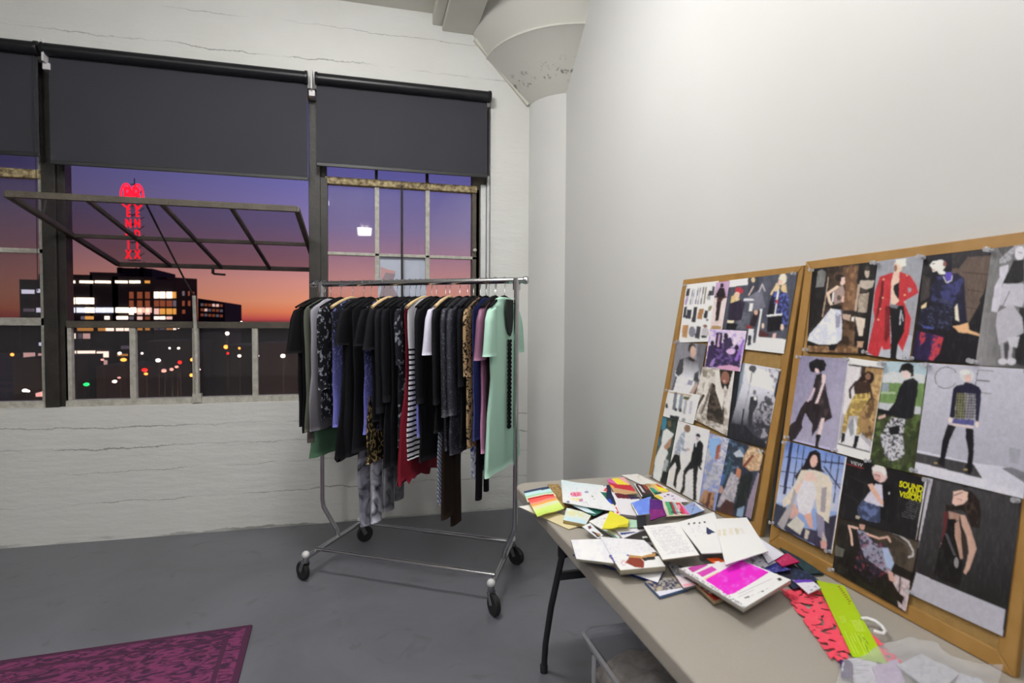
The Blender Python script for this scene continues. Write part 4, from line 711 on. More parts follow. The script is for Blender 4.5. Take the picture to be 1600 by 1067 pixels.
# --- far board
page(1, 'white page of small shoe and clothing cut-outs at the top left of the far board', 'shoe cut-outs page', [185, 120, 600, 72, 500, 850, 85, 862], 'Y1', 'dcdcea', [
 ('P', '2a2432', [195, 175, 235, 172, 215, 265, 172, 270]), ('P', '9a80b0', [180, 275, 212, 270, 190, 380, 160, 385]), ('L', '6a6a7c', 12, [270, 180, 232, 370]), ('L', '8c8ca2', 10, [292, 180, 258, 370]), ('L', '5c5470', 12, [340, 160, 300, 368]), ('L', '7c7090', 10, [368, 160, 330, 370]), ('L', '4a4430', 14, [405, 155, 372, 365]), ('L', '6c6238', 14, [440, 155, 408, 365]),
 ('P', '3c3a44', [520, 135, 550, 150, 540, 260, 500, 260]), ('P', '2a2a34', [480, 190, 510, 200, 500, 260, 455, 262]), ('E', '9a9aa0', 470, 290, 24, 30), ('P', '2e2f38', [155, 410, 190, 400, 180, 540, 140, 545]), ('P', '2a2c34', [195, 440, 255, 440, 240, 560, 175, 555]), ('P', '2c2e36', [280, 405, 328, 405, 300, 600, 250, 600]), ('P', 'a87440', [345, 435, 408, 430, 385, 565, 320, 560]),
 ('P', '23232b', [420, 450, 460, 455, 445, 560, 405, 545]), ('P', '807a40', [470, 400, 510, 390, 500, 450, 460, 460]), ('E', '1c2a44', 452, 575, 16, 14), ('P', 'b0804c', [140, 640, 210, 640, 190, 805, 125, 790]), ('E', 'c08040', 155, 660, 14, 20), ('E', '787684', 258, 725, 44, 68), ('P', '3c3844', [320, 650, 370, 660, 350, 820, 290, 800]), ('E', 'b2aeb4', 425, 735, 50, 66), ('E', '8c5a4c', 425, 652, 26, 22), ('P', '1e1e24', [375, 775, 445, 775, 445, 800, 375, 800])], 0, pins='03')
page(1, 'pink page with a dark-clad standing figure, second in the top row of the far board', 'pink figure page', [568, 92, 742, 72, 640, 695, 484, 700], 'Y1', 'b694ba', [
 ('P', 'd8c4c4', [520, 290, 720, 290, 640, 695, 484, 700]), ('E', '1c1214', 640, 130, 24, 30), ('P', '1a1216', [610, 160, 670, 160, 690, 260, 640, 330, 585, 300, 560, 250]), ('P', '2a181a', [575, 300, 640, 310, 600, 580, 555, 585]), ('L', '3c2020', 18, [520, 265, 600, 290, 700, 280]), ('L', '7a4c44', 8, [590, 330, 680, 290]), ('P', 'a88850', [510, 650, 635, 650, 628, 695, 495, 695])], 2, pins='')
page(1, 'dark spread with a girl in a blue check shirt, top right of far board', 'blue check shirt spread', [1139, 438, 1246.5, 425, 1225, 552.5, 1124, 541], 'P', '474a58', [
 ('P', 'dcdce8', [1137, 437, 1169, 434, 1168, 445, 1137, 449]), ('P', '3a3c48', [1170, 433, 1186, 431, 1184, 470, 1168, 470]), ('E', 'c8b48c', 1177, 437, 3, 4), ('P', '6c6c7c', [1164, 468, 1190, 450, 1196, 480, 1180, 486]), ('L', 'c8b0a8', 2, [1170, 461, 1177, 448]), ('L', 'b0a8b0', 2, [1186, 456, 1191, 444, 1195, 454]), ('P', 'd0d0dc', [1162, 466, 1178, 467, 1178, 469.5, 1162, 470]), ('P', 'd8d8e4', [1172, 474, 1177, 474, 1175, 486, 1170, 486]),
 ('P', '5c5e6c', [1156, 486, 1172, 490, 1170, 514, 1146, 514]), ('N', '3a3c48', .6, 2.5, .5, [1156, 486, 1172, 490, 1170, 514, 1146, 514]),
 ('E', 'ad2438', 1155, 454, 6.5, 5, 10), ('E', 'd8b8a0', 1151, 462, 4.5, 6.5, 20), ('P', 'cbb070', [1143, 463, 1149, 460, 1148, 474, 1141, 476]), ('P', 'd0b87c', [1150, 468, 1156, 466, 1151, 478, 1146, 477]), ('P', '2c2438', [1140, 474, 1158, 468, 1164, 474, 1158, 500, 1136, 502]), ('P', 'd8c8a8', [1137, 500, 1147, 501, 1146, 504.5, 1136, 504]), ('P', '17161a', [1136, 505, 1152, 506, 1150, 515, 1134, 515]),
 ('P', 'dcdce6', [1188, 483, 1191, 483, 1182, 549, 1164, 546, 1166, 535, 1180, 536]), ('P', '2a2028', [1179, 484, 1188, 486, 1180, 510, 1170, 510]), ('E', 'c8a088', 1181, 488, 3, 4), ('E', '8c2a24', 1170, 511, 4, 3), ('P', 'cfcfda', [1170, 514, 1178, 514, 1176, 540, 1166, 540]), ('P', '22222a', [1169, 524, 1174, 524, 1173, 540, 1168, 540]),
 ('E', 'e0d0bc', 1223, 436, 6, 9, 10), ('E', 'd8b4a4', 1219, 441, 3.5, 4.5), ('P', 'd4bc8c', [1214, 441, 1219, 449, 1208, 462, 1203, 460]), ('P', 'd0b880', [1221, 446, 1228, 444, 1230, 460, 1226, 460, 1220, 452]), ('P', '26284a', [1209, 455, 1229, 457, 1233, 470, 1230, 512, 1222, 514, 1222, 494, 1198, 494, 1202, 470]),
 ('N', '4e62c0', .9, 2.6, .52, [1209, 455, 1229, 457, 1233, 470, 1230, 506, 1224, 508, 1222, 492, 1206, 492]), ('P', '17161c', [1203, 470, 1209, 462, 1211, 492, 1199, 494]), ('L', 'd2d4e4', 2.6, [1216, 453, 1213, 476, 1211, 490]), ('E', 'b83030', 1213.5, 471, 2, 3.5), ('P', 'dadae8', [1198, 492, 1222, 489.5, 1222, 492.5, 1198, 495]), ('P', '17161b', [1200, 495, 1222, 493, 1221, 516, 1198, 519]), ('E', 'dcc0ac', 1222, 511, 2.6, 5), ('E', 'd8bca8', 1192, 509, 2.2, 4),
 ('P', '4a2226', [1186, 514, 1202, 522, 1200, 527, 1185, 525]), ('P', 'd8b0ac', [1208, 521, 1213, 520, 1212, 528, 1206, 528]), ('P', 'd6d6e2', [1182, 526, 1228, 530, 1225, 553, 1163, 546, 1168, 540, 1180, 537])], 1, pins='1')
page(1, 'purple toned group picture over the middle of the far board', 'purple group picture', [1109.5, 514, 1166.5, 517, 1156.5, 580.5, 1101, 573], 'P', 'd0c0e4', [
 ('N', '9a78c4', .7, 4, .5, None), ('P', '2e2148', [1108, 540, 1130, 536, 1150, 548, 1158, 546, 1156, 576, 1101, 573]), ('N', '6c4c94', .8, 3.2, .52, [1108, 536, 1160, 540, 1156, 578, 1100, 573]), ('P', '201830', [1119, 520, 1129, 520, 1127, 545, 1117, 545]), ('L', 'b890c0', 3, [1124, 523, 1122, 541]), ('E', '20182c', 1134, 525, 3.5, 5), ('P', '33284a', [1129, 530, 1142, 527, 1146, 540, 1134, 546]), ('E', '201830', 1113, 536, 3, 4), ('P', '34244c', [1107, 541, 1117, 540, 1116, 562, 1104, 570]),
 ('E', 'caa8d4', 1142, 549, 7, 4.5), ('E', '261c34', 1151, 543, 3.5, 4.5), ('L', '8c58c0', 4, [1162, 532, 1154, 552, 1150, 562]), ('P', 'c890b4', [1122, 572, 1140, 570, 1156, 574, 1155, 581, 1120, 577]), ('P', '8c6cb0', [1113, 562, 1118, 558, 1114, 572, 1108, 572])], 3, pins='')
page(1, 'grey page of a person in a grey to white sweater, far board', 'fading sweater page', [1057, 534, 1104, 538, 1089, 619, 1047, 609], 'P', '7d7c86', [
 ('P', '63626c', [1090, 536, 1104, 538, 1092, 610, 1085, 600]), ('E', '2c2624', 1081, 544, 6, 8), ('E', 'c2a090', 1083, 549, 4.5, 8.5), ('P', 'b09080', [1079, 556, 1085, 557, 1084, 566, 1077, 564]), ('G', '4a4a54', 'd0d0d8', 1080, 560, 1072, 590, [1066, 560, 1078, 557, 1090, 564, 1095, 592, 1086, 594, 1082, 618, 1050, 611, 1056, 588, 1054, 582]), ('P', '34353c', [1062, 562, 1068, 560, 1067, 582, 1060, 588, 1055, 583]), ('P', '3c3d44', [1085, 584, 1092, 578, 1091, 597, 1083, 595]),
 ('P', '2a2226', [1076, 556, 1086, 562, 1084, 566, 1076, 562]), ('P', 'b0948c', [1088, 597, 1091, 602, 1082, 618, 1077, 614]), ('P', '5c4438', [1088, 606, 1092, 604, 1089, 619, 1082, 617]), ('P', '8e8aa0', [1076, 594, 1083, 595, 1081, 602, 1073, 601]), ('P', '3c3c44', [1056, 588, 1058, 588, 1052, 610, 1049, 609])], 1, pins='0')
page(1, 'brown page of a person in a shaggy fur coat, middle of the far board', 'fur coat page', [1098, 573, 1148, 578, 1136, 681, 1078, 652], 'P', 'a59c92', [
 ('N', 'd2ccc6', .8, 5, .48, None), ('P', '2a2422', [1113, 598, 1120, 604, 1132, 640, 1130, 664, 1104, 655, 1106, 630]), ('N', '6a5a4c', .5, 4, .5, [1110, 600, 1130, 600, 1134, 670, 1090, 660, 1095, 640]), ('P', '201a1a', [1124, 577, 1145, 579, 1141, 606, 1137, 609, 1133, 602, 1129, 610, 1126, 598]), ('E', '8c5c4c', 1133, 590, 6.5, 10), ('E', 'c09c90', 1131.5, 595.5, 2, 1.6), ('P', 'd4cec8', [1117, 578, 1124, 578, 1126, 600, 1132, 615, 1128, 640, 1118, 610]), ('P', 'd0cac6', [1145, 580, 1148, 582, 1138, 650, 1132, 630, 1137, 610]),
 ('P', '807868', [1098, 577, 1106, 580, 1104, 590, 1098, 588]), ('L', 'cfc8c2', 5, [1105, 596, 1100, 620, 1090, 640]), ('L', '6a6056', 3, [1112, 600, 1104, 625, 1096, 645]), ('L', '3c302c', 4, [1099, 618, 1090, 634, 1086, 645]), ('N', '4a3c34', .6, 3, .58, [1085, 640, 1136, 655, 1135, 681, 1078, 655])], 2, pins='')
page(1, 'misty black and white page with a palm tree and silhouettes on the far board', 'misty palm page', [1150, 565, 1220.5, 577, 1196.5, 700, 1135, 683], 'P', 'c8c8d6', [
 ('G', '20242c', '8e9cac', 1148, 600, 1160, 602, [1146, 560, 1164, 566, 1150, 690, 1135, 685]), ('P', '1d1f26', [1146, 580, 1158, 572, 1146, 660, 1136, 684, 1133, 684]), ('G', 'c8c8d6', '3a3a46', 1175, 610, 1170, 665, [1160, 600, 1215, 600, 1197, 701, 1136, 684, 1148, 640]), ('P', '24242c', [1138, 660, 1165, 665, 1178, 680, 1196, 690, 1196, 701, 1135, 683]), ('P', 'dcdce6', [1163, 570, 1205, 580, 1210, 612, 1170, 600]), ('E', '4c4c54', 1176, 575.5, 6, 5), ('P', '4a4a54', [1170, 576, 1182, 576, 1178, 583, 1174, 580]), ('L', '8c8c96', 1.4, [1175, 582, 1170, 610, 1163, 640]),
 ('N', '6c6472', .8, 6, .55, [1195, 576, 1220, 578, 1212, 620, 1206, 600]), ('P', '2a2a32', [1217, 580, 1221, 578, 1212, 625, 1209, 618]), ('E', '6c6a72', 1179, 613, 2.6, 4), ('P', '33333b', [1173, 620, 1183, 618, 1184, 632, 1177, 645, 1174, 668, 1167, 668, 1170, 640]), ('E', 'e6e6ee', 1180, 622, 2.4, 3.4), ('L', '2a2a32', 3, [1162, 640, 1157, 678]), ('N', '2a2830', .9, 4, .45, [1200, 612, 1210, 620, 1196, 700, 1178, 660, 1182, 640]), ('N', 'a8a2b0', .8, 3.4, .6, [1178, 640, 1208, 645, 1196, 698, 1174, 665])], 0, pins='1')
page(1, 'small white page of shoes in rows on the left edge of the far board', 'rows of shoes page', [1044, 609, 1094, 617, 1083, 663, 1036, 650], 'P', 'd6d6e4', [
 ('L', 'b08c5c', 1.8, [1046, 612, 1080, 618]), ('L', '6c7080', 5, [1056, 615, 1053, 638]), ('L', '7c8898', 5, [1065, 618, 1062, 640]), ('E', '1c1d24', 1041.5, 634, 2, 4), ('E', '2c2c34', 1056, 640, 2.4, 2.4), ('E', '26262e', 1063, 641, 2.2, 3), ('P', '55562c', [1068, 619, 1078, 620, 1076, 625, 1067, 623]), ('L', 'a0a0ac', 4, [1072, 626, 1069, 645]), ('L', 'b8b4c4', 4, [1080, 628, 1078, 645]), ('P', '2a2a34', [1047, 648, 1061, 651, 1060, 657, 1046, 655]), ('E', '9090a0', 1068, 656, 3, 3)], 3, pins='0')
page(1, 'narrow page of a person in white gown, bottom left of far board', 'white gown page', [1035.5, 650, 1060, 657, 1041, 758, 1018, 746], 'P', '33403c', [
 ('P', '2f7c98', [1035, 651, 1042, 653, 1040, 670, 1033, 672]), ('P', '2a6c88', [1030, 684, 1033, 680, 1031, 695, 1027, 698]), ('N', '1c2420', .8, 4, .5, [1048, 655, 1060, 658, 1055, 690, 1046, 680]), ('E', '6a5838', 1046, 662, 3, 5), ('P', 'd0d4e0', [1036, 673, 1042, 670, 1053, 678, 1046, 690, 1040, 696, 1044, 708, 1038, 720, 1031, 754, 1020, 746, 1024, 715, 1033, 695]), ('P', 'a87c60', [1046, 686, 1049, 684, 1047, 698, 1040, 703, 1037, 698]), ('P', '9ca0a8', [1040, 716, 1045, 720, 1040, 738, 1034, 736]), ('P', '17181c', [1036, 735, 1044, 738, 1040, 757, 1031, 753])], 1, pins='3')
page(1, 'white page of two walking people in black, bottom of the far board', 'two walkers page', [1059.5, 657, 1109, 672, 1092, 786, 1041, 758], 'P', 'd4d2e2', [
 ('E', '7c5c48', 1074, 669.5, 5, 6), ('P', '8c98ac', [1065, 676, 1071, 673, 1068, 700, 1074, 703, 1073, 705, 1064, 704, 1062, 711, 1054, 708, 1056, 695]), ('N', 'd0d0dc', .8, 2, .5, [1056, 675, 1072, 673, 1064, 712, 1054, 710]), ('E', 'c4a49a', 1075, 702, 3, 2), ('P', '15151a', [1054, 709, 1062, 711, 1064, 732, 1058, 744, 1056, 764, 1052, 758, 1053, 748, 1057, 730, 1055, 722, 1044, 736, 1040, 758, 1036, 756, 1040, 738]),
 ('E', '18161a', 1090.5, 681, 3.6, 3.5), ('P', 'b4a8b4', [1087.5, 681, 1093, 683, 1091, 689, 1087, 688]), ('P', '17171b', [1085, 692, 1094, 688, 1099, 694, 1097, 722, 1094, 730, 1091, 728, 1088, 760, 1088, 782, 1083, 782, 1083, 760, 1083, 732, 1076, 735, 1071, 742, 1070, 766, 1065, 773, 1062, 770, 1066, 760, 1068, 735, 1079, 720, 1082, 705]), ('P', 'c8c8d4', [1087, 690, 1090, 689, 1088, 699, 1086, 697]), ('L', '17171b', 3, [1092, 728, 1095, 733])], 2, pins='')
page(1, 'blue and orange abstract strip at the bottom of the far board', 'abstract strip', [1107.5, 676, 1141, 686, 1118, 799, 1087, 784], 'P', '7f8cc0', [
 ('N', 'b4b2bc', .9, 4.5, .42, [1106, 676, 1141, 686, 1128, 770, 1098, 765]), ('P', '7ba8e8', [1109, 685, 1126, 683, 1122, 705, 1112, 718, 1108, 700]), ('P', '9c5038', [1120, 696, 1126, 694, 1124, 716, 1117, 718]), ('N', 'd0ccd4', .8, 3, .5, [1128, 682, 1141, 686, 1130, 730, 1120, 725]), ('R', '8c949c', 1112, 735, 8, 2), ('R', 'a4a8ac', 1110, 750, 6, 2), ('P', 'a87c54', [1100, 765, 1117, 770, 1114, 797, 1092, 785]), ('P', '6a3420', [1107, 770, 1112, 770, 1107, 795, 1102, 790]), ('N', '4a281c', .7, 4, .5, [1092, 768, 1116, 770, 1114, 797, 1088, 785])], 1, pins='')
page(1, 'page of a person with a blond curly mane, bottom right of far board', 'curly mane page', [1139.5, 685, 1194, 703, 1173, 814, 1117, 797], 'P', '2c3444', [
 ('N', '5c7ca0', .7, 5, .55, [1138, 685, 1170, 692, 1150, 740, 1128, 740]), ('P', 'b0b8c8', [1146, 708, 1156, 702, 1164, 714, 1150, 714]), ('L', '2c5866', 3.5, [1142, 718, 1130, 755]), ('P', '3c5c9c', [1126, 738, 1134, 742, 1126, 765, 1120, 768]), ('P', 'b08c68', [1172, 697, 1186, 700, 1193, 712, 1186, 735, 1172, 736, 1160, 726, 1162, 712]), ('N', 'dcc4a0', .8, 3, .5, [1170, 697, 1192, 704, 1186, 736, 1160, 728]), ('L', '7c3020', 4, [1176, 712, 1163, 728]), ('P', 'b06c48', [1152, 730, 1158, 734, 1156, 748, 1149, 742]),
 ('P', '94909c', [1142, 738, 1150, 742, 1154, 748, 1148, 780, 1140, 795, 1120, 792, 1126, 775, 1134, 760]), ('N', 'c4bcc4', .6, 2.5, .5, [1142, 738, 1156, 748, 1146, 790, 1122, 788]), ('P', '1e2426', [1158, 744, 1172, 736, 1176, 745, 1168, 780, 1160, 800, 1146, 795, 1152, 775]), ('P', '8c7c90', [1184, 738, 1188, 740, 1176, 812, 1164, 806, 1170, 780]), ('E', 'b08878', 1126, 765, 4, 6), ('P', '7c98b8', [1152, 795, 1164, 790, 1160, 808, 1150, 806]), ('P', '4a2c28', [1134, 780, 1146, 785, 1146, 808, 1118, 800])], 3, pins='1')
# --- near board
page(2, 'dark page of a person in wide white skirt, top left of near board', 'white skirt page', [115, 178, 720, 108, 615, 972, 60, 948], 'Z1', '1d1a1b', [
 ('G', '2a221e', '6c5038', 230, 0, 520, 0, [250, 160, 540, 130, 500, 900, 200, 900]), ('N', '17120f', .7, 60, .5, [90, 160, 700, 110, 620, 960, 60, 940]), ('P', '6e4c34', [430, 170, 520, 150, 500, 560, 400, 560]), ('N', '9a744e', .6, 40, .52, [430, 170, 520, 150, 500, 560, 400, 560]), ('P', '6c6c6c', [165, 200, 205, 180, 240, 210, 225, 340, 145, 352]), ('L', 'a08a74', 12, [262, 260, 240, 430, 208, 620]), ('P', '6c4c30', [70, 890, 540, 900, 530, 960, 60, 945]), ('N', 'a88658', .6, 30, .45, [70, 890, 540, 900, 530, 960, 60, 945]),
 ('P', 'b49a88', [395, 590, 470, 600, 460, 660, 395, 640]), ('P', '2a2422', [395, 560, 600, 570, 600, 620, 395, 595]), ('E', '241c1a', 365, 260, 40, 34), ('P', 'e0b8b0', [385, 260, 415, 255, 418, 310, 390, 335, 372, 320]), ('P', 'a08880', [345, 335, 400, 340, 415, 400, 400, 480, 320, 510, 295, 440, 310, 380]), ('L', 'e2bca8', 26, [345, 345, 258, 405, 275, 480, 300, 525]), ('P', 'd8d0e0', [300, 400, 320, 390, 310, 480, 290, 500]), ('L', 'd8b0a0', 18, [400, 440, 395, 480]), ('E', '5c4c48', 360, 445, 20, 26), ('P', '181416', [290, 510, 385, 515, 385, 560, 280, 540]),
 ('P', 'c4c8e2', [285, 545, 380, 560, 390, 700, 385, 830, 330, 880, 180, 880, 68, 840, 90, 780, 180, 680]), ('N', 'eaeef8', .7, 34, .5, [285, 545, 350, 560, 330, 880, 180, 880, 68, 840, 180, 680]), ('N', '6a6478', .7, 50, .48, [330, 560, 395, 560, 390, 840, 330, 850]), ('P', '17161a', [268, 880, 350, 870, 320, 935, 265, 930]),
 ('E', 'b8a898', 622, 215, 22, 46), ('E', '3c3430', 622, 175, 26, 22), ('P', 'b0a498', [560, 285, 690, 285, 670, 350, 610, 370, 545, 340]), ('P', '3a302c', [560, 360, 640, 370, 630, 395, 560, 400]), ('P', '948474', [545, 410, 640, 400, 620, 580, 535, 580]), ('N', 'b8ae9c', .6, 26, .5, [545, 410, 640, 400, 620, 580, 535, 580]), ('L', 'b09886', 22, [545, 330, 515, 560]), ('P', 'cfc0b0', [510, 620, 605, 640, 580, 800, 545, 800]), ('P', 'b08c70', [530, 850, 590, 850, 575, 910, 530, 900]), ('P', 'd8d8e2', [480, 620, 505, 625, 500, 665, 478, 660])], 0, pins='013')
page(2, 'page of a figure in long red coat, top row of near board', 'red coat page', [721, 108, 1150, 48, 1012, 1030, 616, 972], 'Z1', '8f929c', [
 ('P', 'a8acb8', [720, 740, 1060, 800, 1012, 1030, 616, 972]), ('P', 'b41826', [860, 210, 930, 205, 1020, 240, 1075, 320, 1100, 400, 960, 480, 1030, 640, 1010, 780, 950, 945, 900, 860, 880, 500]), ('P', 'b41826', [860, 210, 740, 250, 690, 400, 680, 560, 690, 640, 620, 950, 720, 1005, 760, 890, 770, 930, 840, 920, 830, 520, 850, 300]), ('P', '5c0e16', [760, 290, 780, 285, 760, 480, 720, 620, 700, 640, 730, 480]), ('P', '701018', [790, 520, 835, 530, 830, 800, 800, 860, 780, 830]), ('P', '8f929c', [1000, 350, 1035, 360, 1025, 390, 1005, 400]),
 ('P', 'd8b8a4', [870, 200, 920, 200, 915, 480, 880, 510, 840, 500, 845, 300]), ('P', '1a161c', [870, 330, 920, 300, 915, 460, 880, 420, 865, 370]), ('E', 'd8bca4', 908, 160, 40, 52), ('P', 'e4dccc', [885, 95, 985, 78, 980, 150, 945, 160, 890, 120]), ('E', '8c6454', 885, 170, 14, 32), ('P', '17161a', [830, 520, 960, 520, 975, 620, 965, 760, 905, 880, 890, 1020, 835, 1015, 845, 800]), ('L', 'b8bcc8', 10, [935, 560, 925, 690]), ('L', 'b8bcc8', 8, [945, 600, 955, 660]), ('P', '6c7078', [840, 505, 915, 515, 900, 545, 840, 535])] +
 [('E', 'e0b080', x, y, 8, 8) for x, y in ((775, 275), (990, 240), (768, 445), (970, 420), (745, 550), (975, 485), (725, 650))], 1, pins='0123')
page(2, 'page of a person in beret, violet scarf and red tights, near board', 'beret and scarf page', [120, 152, 664, 88, 526, 1012, 22, 985], 'Z2', '15131a', [
 ('P', '5c4c44', [340, 130, 655, 95, 640, 260, 590, 480, 480, 680, 350, 560]), ('P', '2a262c', [340, 130, 655, 95, 650, 150, 470, 160, 400, 250, 340, 250]), ('L', '2e2622', 6, [430, 280, 630, 300]), ('L', '2e2622', 5, [470, 420, 600, 440]), ('L', '2e2622', 5, [460, 560, 570, 575]), ('P', '15131a', [600, 440, 560, 500, 580, 600, 520, 680, 480, 760, 560, 780, 610, 470]), ('P', '3a3434', [110, 300, 170, 330, 160, 480, 90, 520]), ('P', '232024', [100, 150, 170, 150, 150, 300, 100, 300]),
 ('P', '1a1a28', [170, 160, 310, 150, 320, 250, 290, 220, 200, 185]), ('P', 'ecd8cc', [165, 225, 190, 195, 260, 180, 290, 200, 290, 240, 270, 265, 300, 290, 270, 300, 240, 295, 225, 270, 190, 280, 185, 250]), ('E', '8c5048', 285, 215, 14, 22), ('L', '201c24', 6, [190, 215, 208, 210]), ('E', 'c08484', 195, 262, 12, 6), ('P', '1b1b34', [250, 300, 390, 290, 440, 330, 460, 660, 400, 700, 350, 560, 180, 520, 170, 400]), ('N', '3a3f80', .6, 60, .5, [190, 320, 380, 300, 440, 340, 350, 540, 180, 510]), ('P', '4f3fae', [290, 285, 340, 280, 350, 330, 315, 365, 290, 330]), ('L', 'd8d4e8', 6, [275, 315, 300, 365, 340, 345, 345, 310]),
 ('P', '3c3c48', [215, 485, 330, 515, 325, 530, 215, 500]), ('P', '191a2c', [110, 540, 340, 540, 360, 620, 330, 740, 130, 720, 70, 690]), ('N', '4a4f78', .6, 13, .6, [110, 540, 340, 540, 360, 620, 330, 740, 130, 720, 70, 690]), ('P', 'd8c090', [100, 550, 140, 520, 135, 560, 100, 570]), ('P', 'e0cfbc', [365, 560, 385, 530, 400, 670, 370, 660]), ('P', 'd8a878', [350, 710, 410, 700, 470, 680, 480, 740, 560, 770, 565, 790, 470, 765, 400, 760]), ('P', '3c4890', [110, 705, 200, 720, 195, 735, 115, 725]),
 ('P', '241840', [60, 740, 290, 790, 200, 985, 30, 970]), ('P', 'b82a34', [195, 780, 275, 800, 240, 930, 190, 985, 155, 975, 185, 880]), ('N', '3a1c5c', .95, 22, .52, [170, 780, 280, 800, 240, 930, 190, 985, 150, 975, 175, 880]), ('P', 'a82438', [95, 755, 140, 770, 125, 830, 95, 860, 85, 800]), ('N', '2c1a4a', .9, 18, .55, [80, 750, 145, 770, 120, 860, 85, 860])], 0, pins='0123')
page(2, 'black and white page of a person in pale skirt, top right of near board', 'black and white skirt page', [660, 92, 985, 52, 975, 1045, 527, 1020], 'Z2', '6e6d70', [
 ('G', '848286', '3a393c', 540, 900, 900, 900, [540, 600, 980, 600, 975, 1045, 527, 1020]), ('P', '1e1d20', [880, 560, 990, 560, 975, 1045, 840, 1000, 850, 800]), ('P', '4a494c', [700, 85, 985, 52, 985, 140, 760, 170]), ('P', '9c9ba4', [720, 180, 850, 60, 915, 55, 915, 110, 860, 90, 800, 200, 720, 215]), ('N', '5c5b62', .7, 14, .5, [720, 150, 860, 60, 915, 60, 830, 200, 720, 215]), ('E', 'c8c6d0', 882, 130, 40, 56, 8), ('L', '55545c', 6, [870, 120, 900, 130]), ('P', '17161a', [830, 190, 915, 180, 915, 350, 870, 370, 745, 370, 800, 260]),
 ('P', 'bcbac8', [720, 240, 790, 220, 790, 270, 740, 380, 740, 500, 700, 600, 655, 590, 680, 400, 720, 320]), ('P', 'b2b0be', [745, 375, 915, 370, 920, 500, 900, 560, 830, 545, 790, 560, 720, 540, 735, 440]), ('L', '6c6b76', 8, [800, 435, 740, 560]), ('P', 'a9a7b4', [790, 550, 830, 545, 900, 640, 915, 760, 800, 820, 715, 860, 690, 700, 700, 600]), ('P', '3c3b40', [760, 850, 800, 850, 800, 960, 760, 960]), ('L', '9c9aa4', 26, [738, 850, 748, 970]), ('L', 'a4a2ac', 30, [820, 820, 800, 970]), ('P', 'b8b6c0', [780, 800, 880, 790, 860, 880, 800, 870]), ('E', 'bcbac4', 745, 990, 36, 26), ('E', 'bcbac4', 815, 990, 36, 28)], 1, pins='03')
page(2, 'lavender page of a big-haired figure in black dress on the near board', 'lavender black dress page', [170, 30, 592, 60, 484, 875, 60, 765], 'Z3', '8b86a6', [
 ('G', '7c7898', '9a95b0', 150, 0, 560, 300, None), ('P', 'b2accc', [60, 770, 130, 770, 490, 850, 484, 880]), ('P', '1b181c', [250, 90, 310, 58, 380, 70, 400, 110, 385, 160, 340, 180, 330, 150, 290, 180, 262, 170, 245, 120]), ('P', 'd8b8b8', [300, 140, 330, 150, 338, 178, 315, 185, 300, 165]), ('L', '1b181c', 10, [340, 150, 350, 180]), ('P', '2a2226', [310, 200, 360, 185, 390, 260, 400, 340, 452, 575, 380, 615, 350, 590, 320, 680, 300, 700, 265, 750, 280, 640, 230, 560, 215, 530, 185, 620, 190, 665, 130, 760, 80, 790, 60, 700, 80, 640, 130, 600, 170, 500, 215, 435, 270, 420, 300, 340, 285, 300]),
 ('N', '5c4a4c', .5, 30, .55, [300, 200, 400, 260, 450, 570, 340, 580]), ('P', 'dcc0c4', [360, 190, 395, 200, 390, 260, 350, 380, 325, 450, 300, 450, 320, 400, 360, 280]), ('L', 'd4b4b8', 14, [295, 320, 270, 380, 238, 430]), ('P', 'dcc0bc', [355, 580, 385, 580, 370, 640, 350, 730, 315, 720, 340, 660]), ('P', '1a171c', [310, 720, 355, 725, 330, 800, 330, 850, 300, 850])], 0, pins='03')
page(2, 'white bordered page of a person in gold draped trousers on the near board', 'gold trousers page', [592, 48, 912, 92, 778, 962, 484, 880], 'Z3', 'd8d8e4', [
 ('P', '17151a', [590, 105, 905, 140, 903, 152, 588, 118]), ('P', '17151a', [497, 798, 782, 872, 780, 884, 496, 808]), ('P', 'a7a5ac', [588, 118, 903, 152, 782, 872, 497, 798]), ('P', 'd0ccd0', [590, 118, 700, 130, 640, 560, 540, 540]), ('P', '9c7a4c', [705, 130, 903, 150, 800, 780, 700, 700, 690, 400]), ('N', 'c8a86c', .7, 40, .5, [760, 135, 903, 150, 820, 640, 740, 560]), ('P', '3c2c24', [705, 130, 745, 135, 735, 200, 700, 220]), ('N', '4a341c', .8, 30, .5, [730, 420, 850, 400, 800, 790, 700, 720]), ('P', 'd0d0dc', [500, 795, 580, 690, 640, 560, 700, 740, 782, 830, 782, 870]), ('P', '8a8c98', [590, 640, 640, 560, 640, 720, 610, 740]),
 ('P', '2a1c18', [720, 190, 770, 165, 815, 190, 822, 240, 790, 280, 740, 250, 690, 280, 660, 260]), ('E', '8c6450', 765, 215, 24, 30), ('P', '3a2820', [650, 260, 780, 260, 790, 330, 760, 380, 650, 370, 640, 320]), ('L', '3a2820', 20, [660, 260, 605, 330, 610, 400]), ('L', '3a2820', 20, [780, 290, 800, 400, 770, 430]), ('P', '94793a', [650, 370, 760, 360, 770, 420, 700, 520, 700, 720, 660, 730, 680, 560, 600, 560, 570, 700, 530, 710, 560, 560, 620, 420]), ('N', 'd2b85c', .8, 22, .55, [650, 370, 760, 360, 770, 420, 700, 520, 700, 720, 660, 730, 680, 560, 600, 560, 570, 700, 530, 710, 560, 560, 620, 420]), ('P', '17151a', [535, 710, 568, 712, 560, 780, 525, 800]), ('P', '17151a', [650, 730, 690, 735, 660, 845, 632, 835])], 2, pins='013')
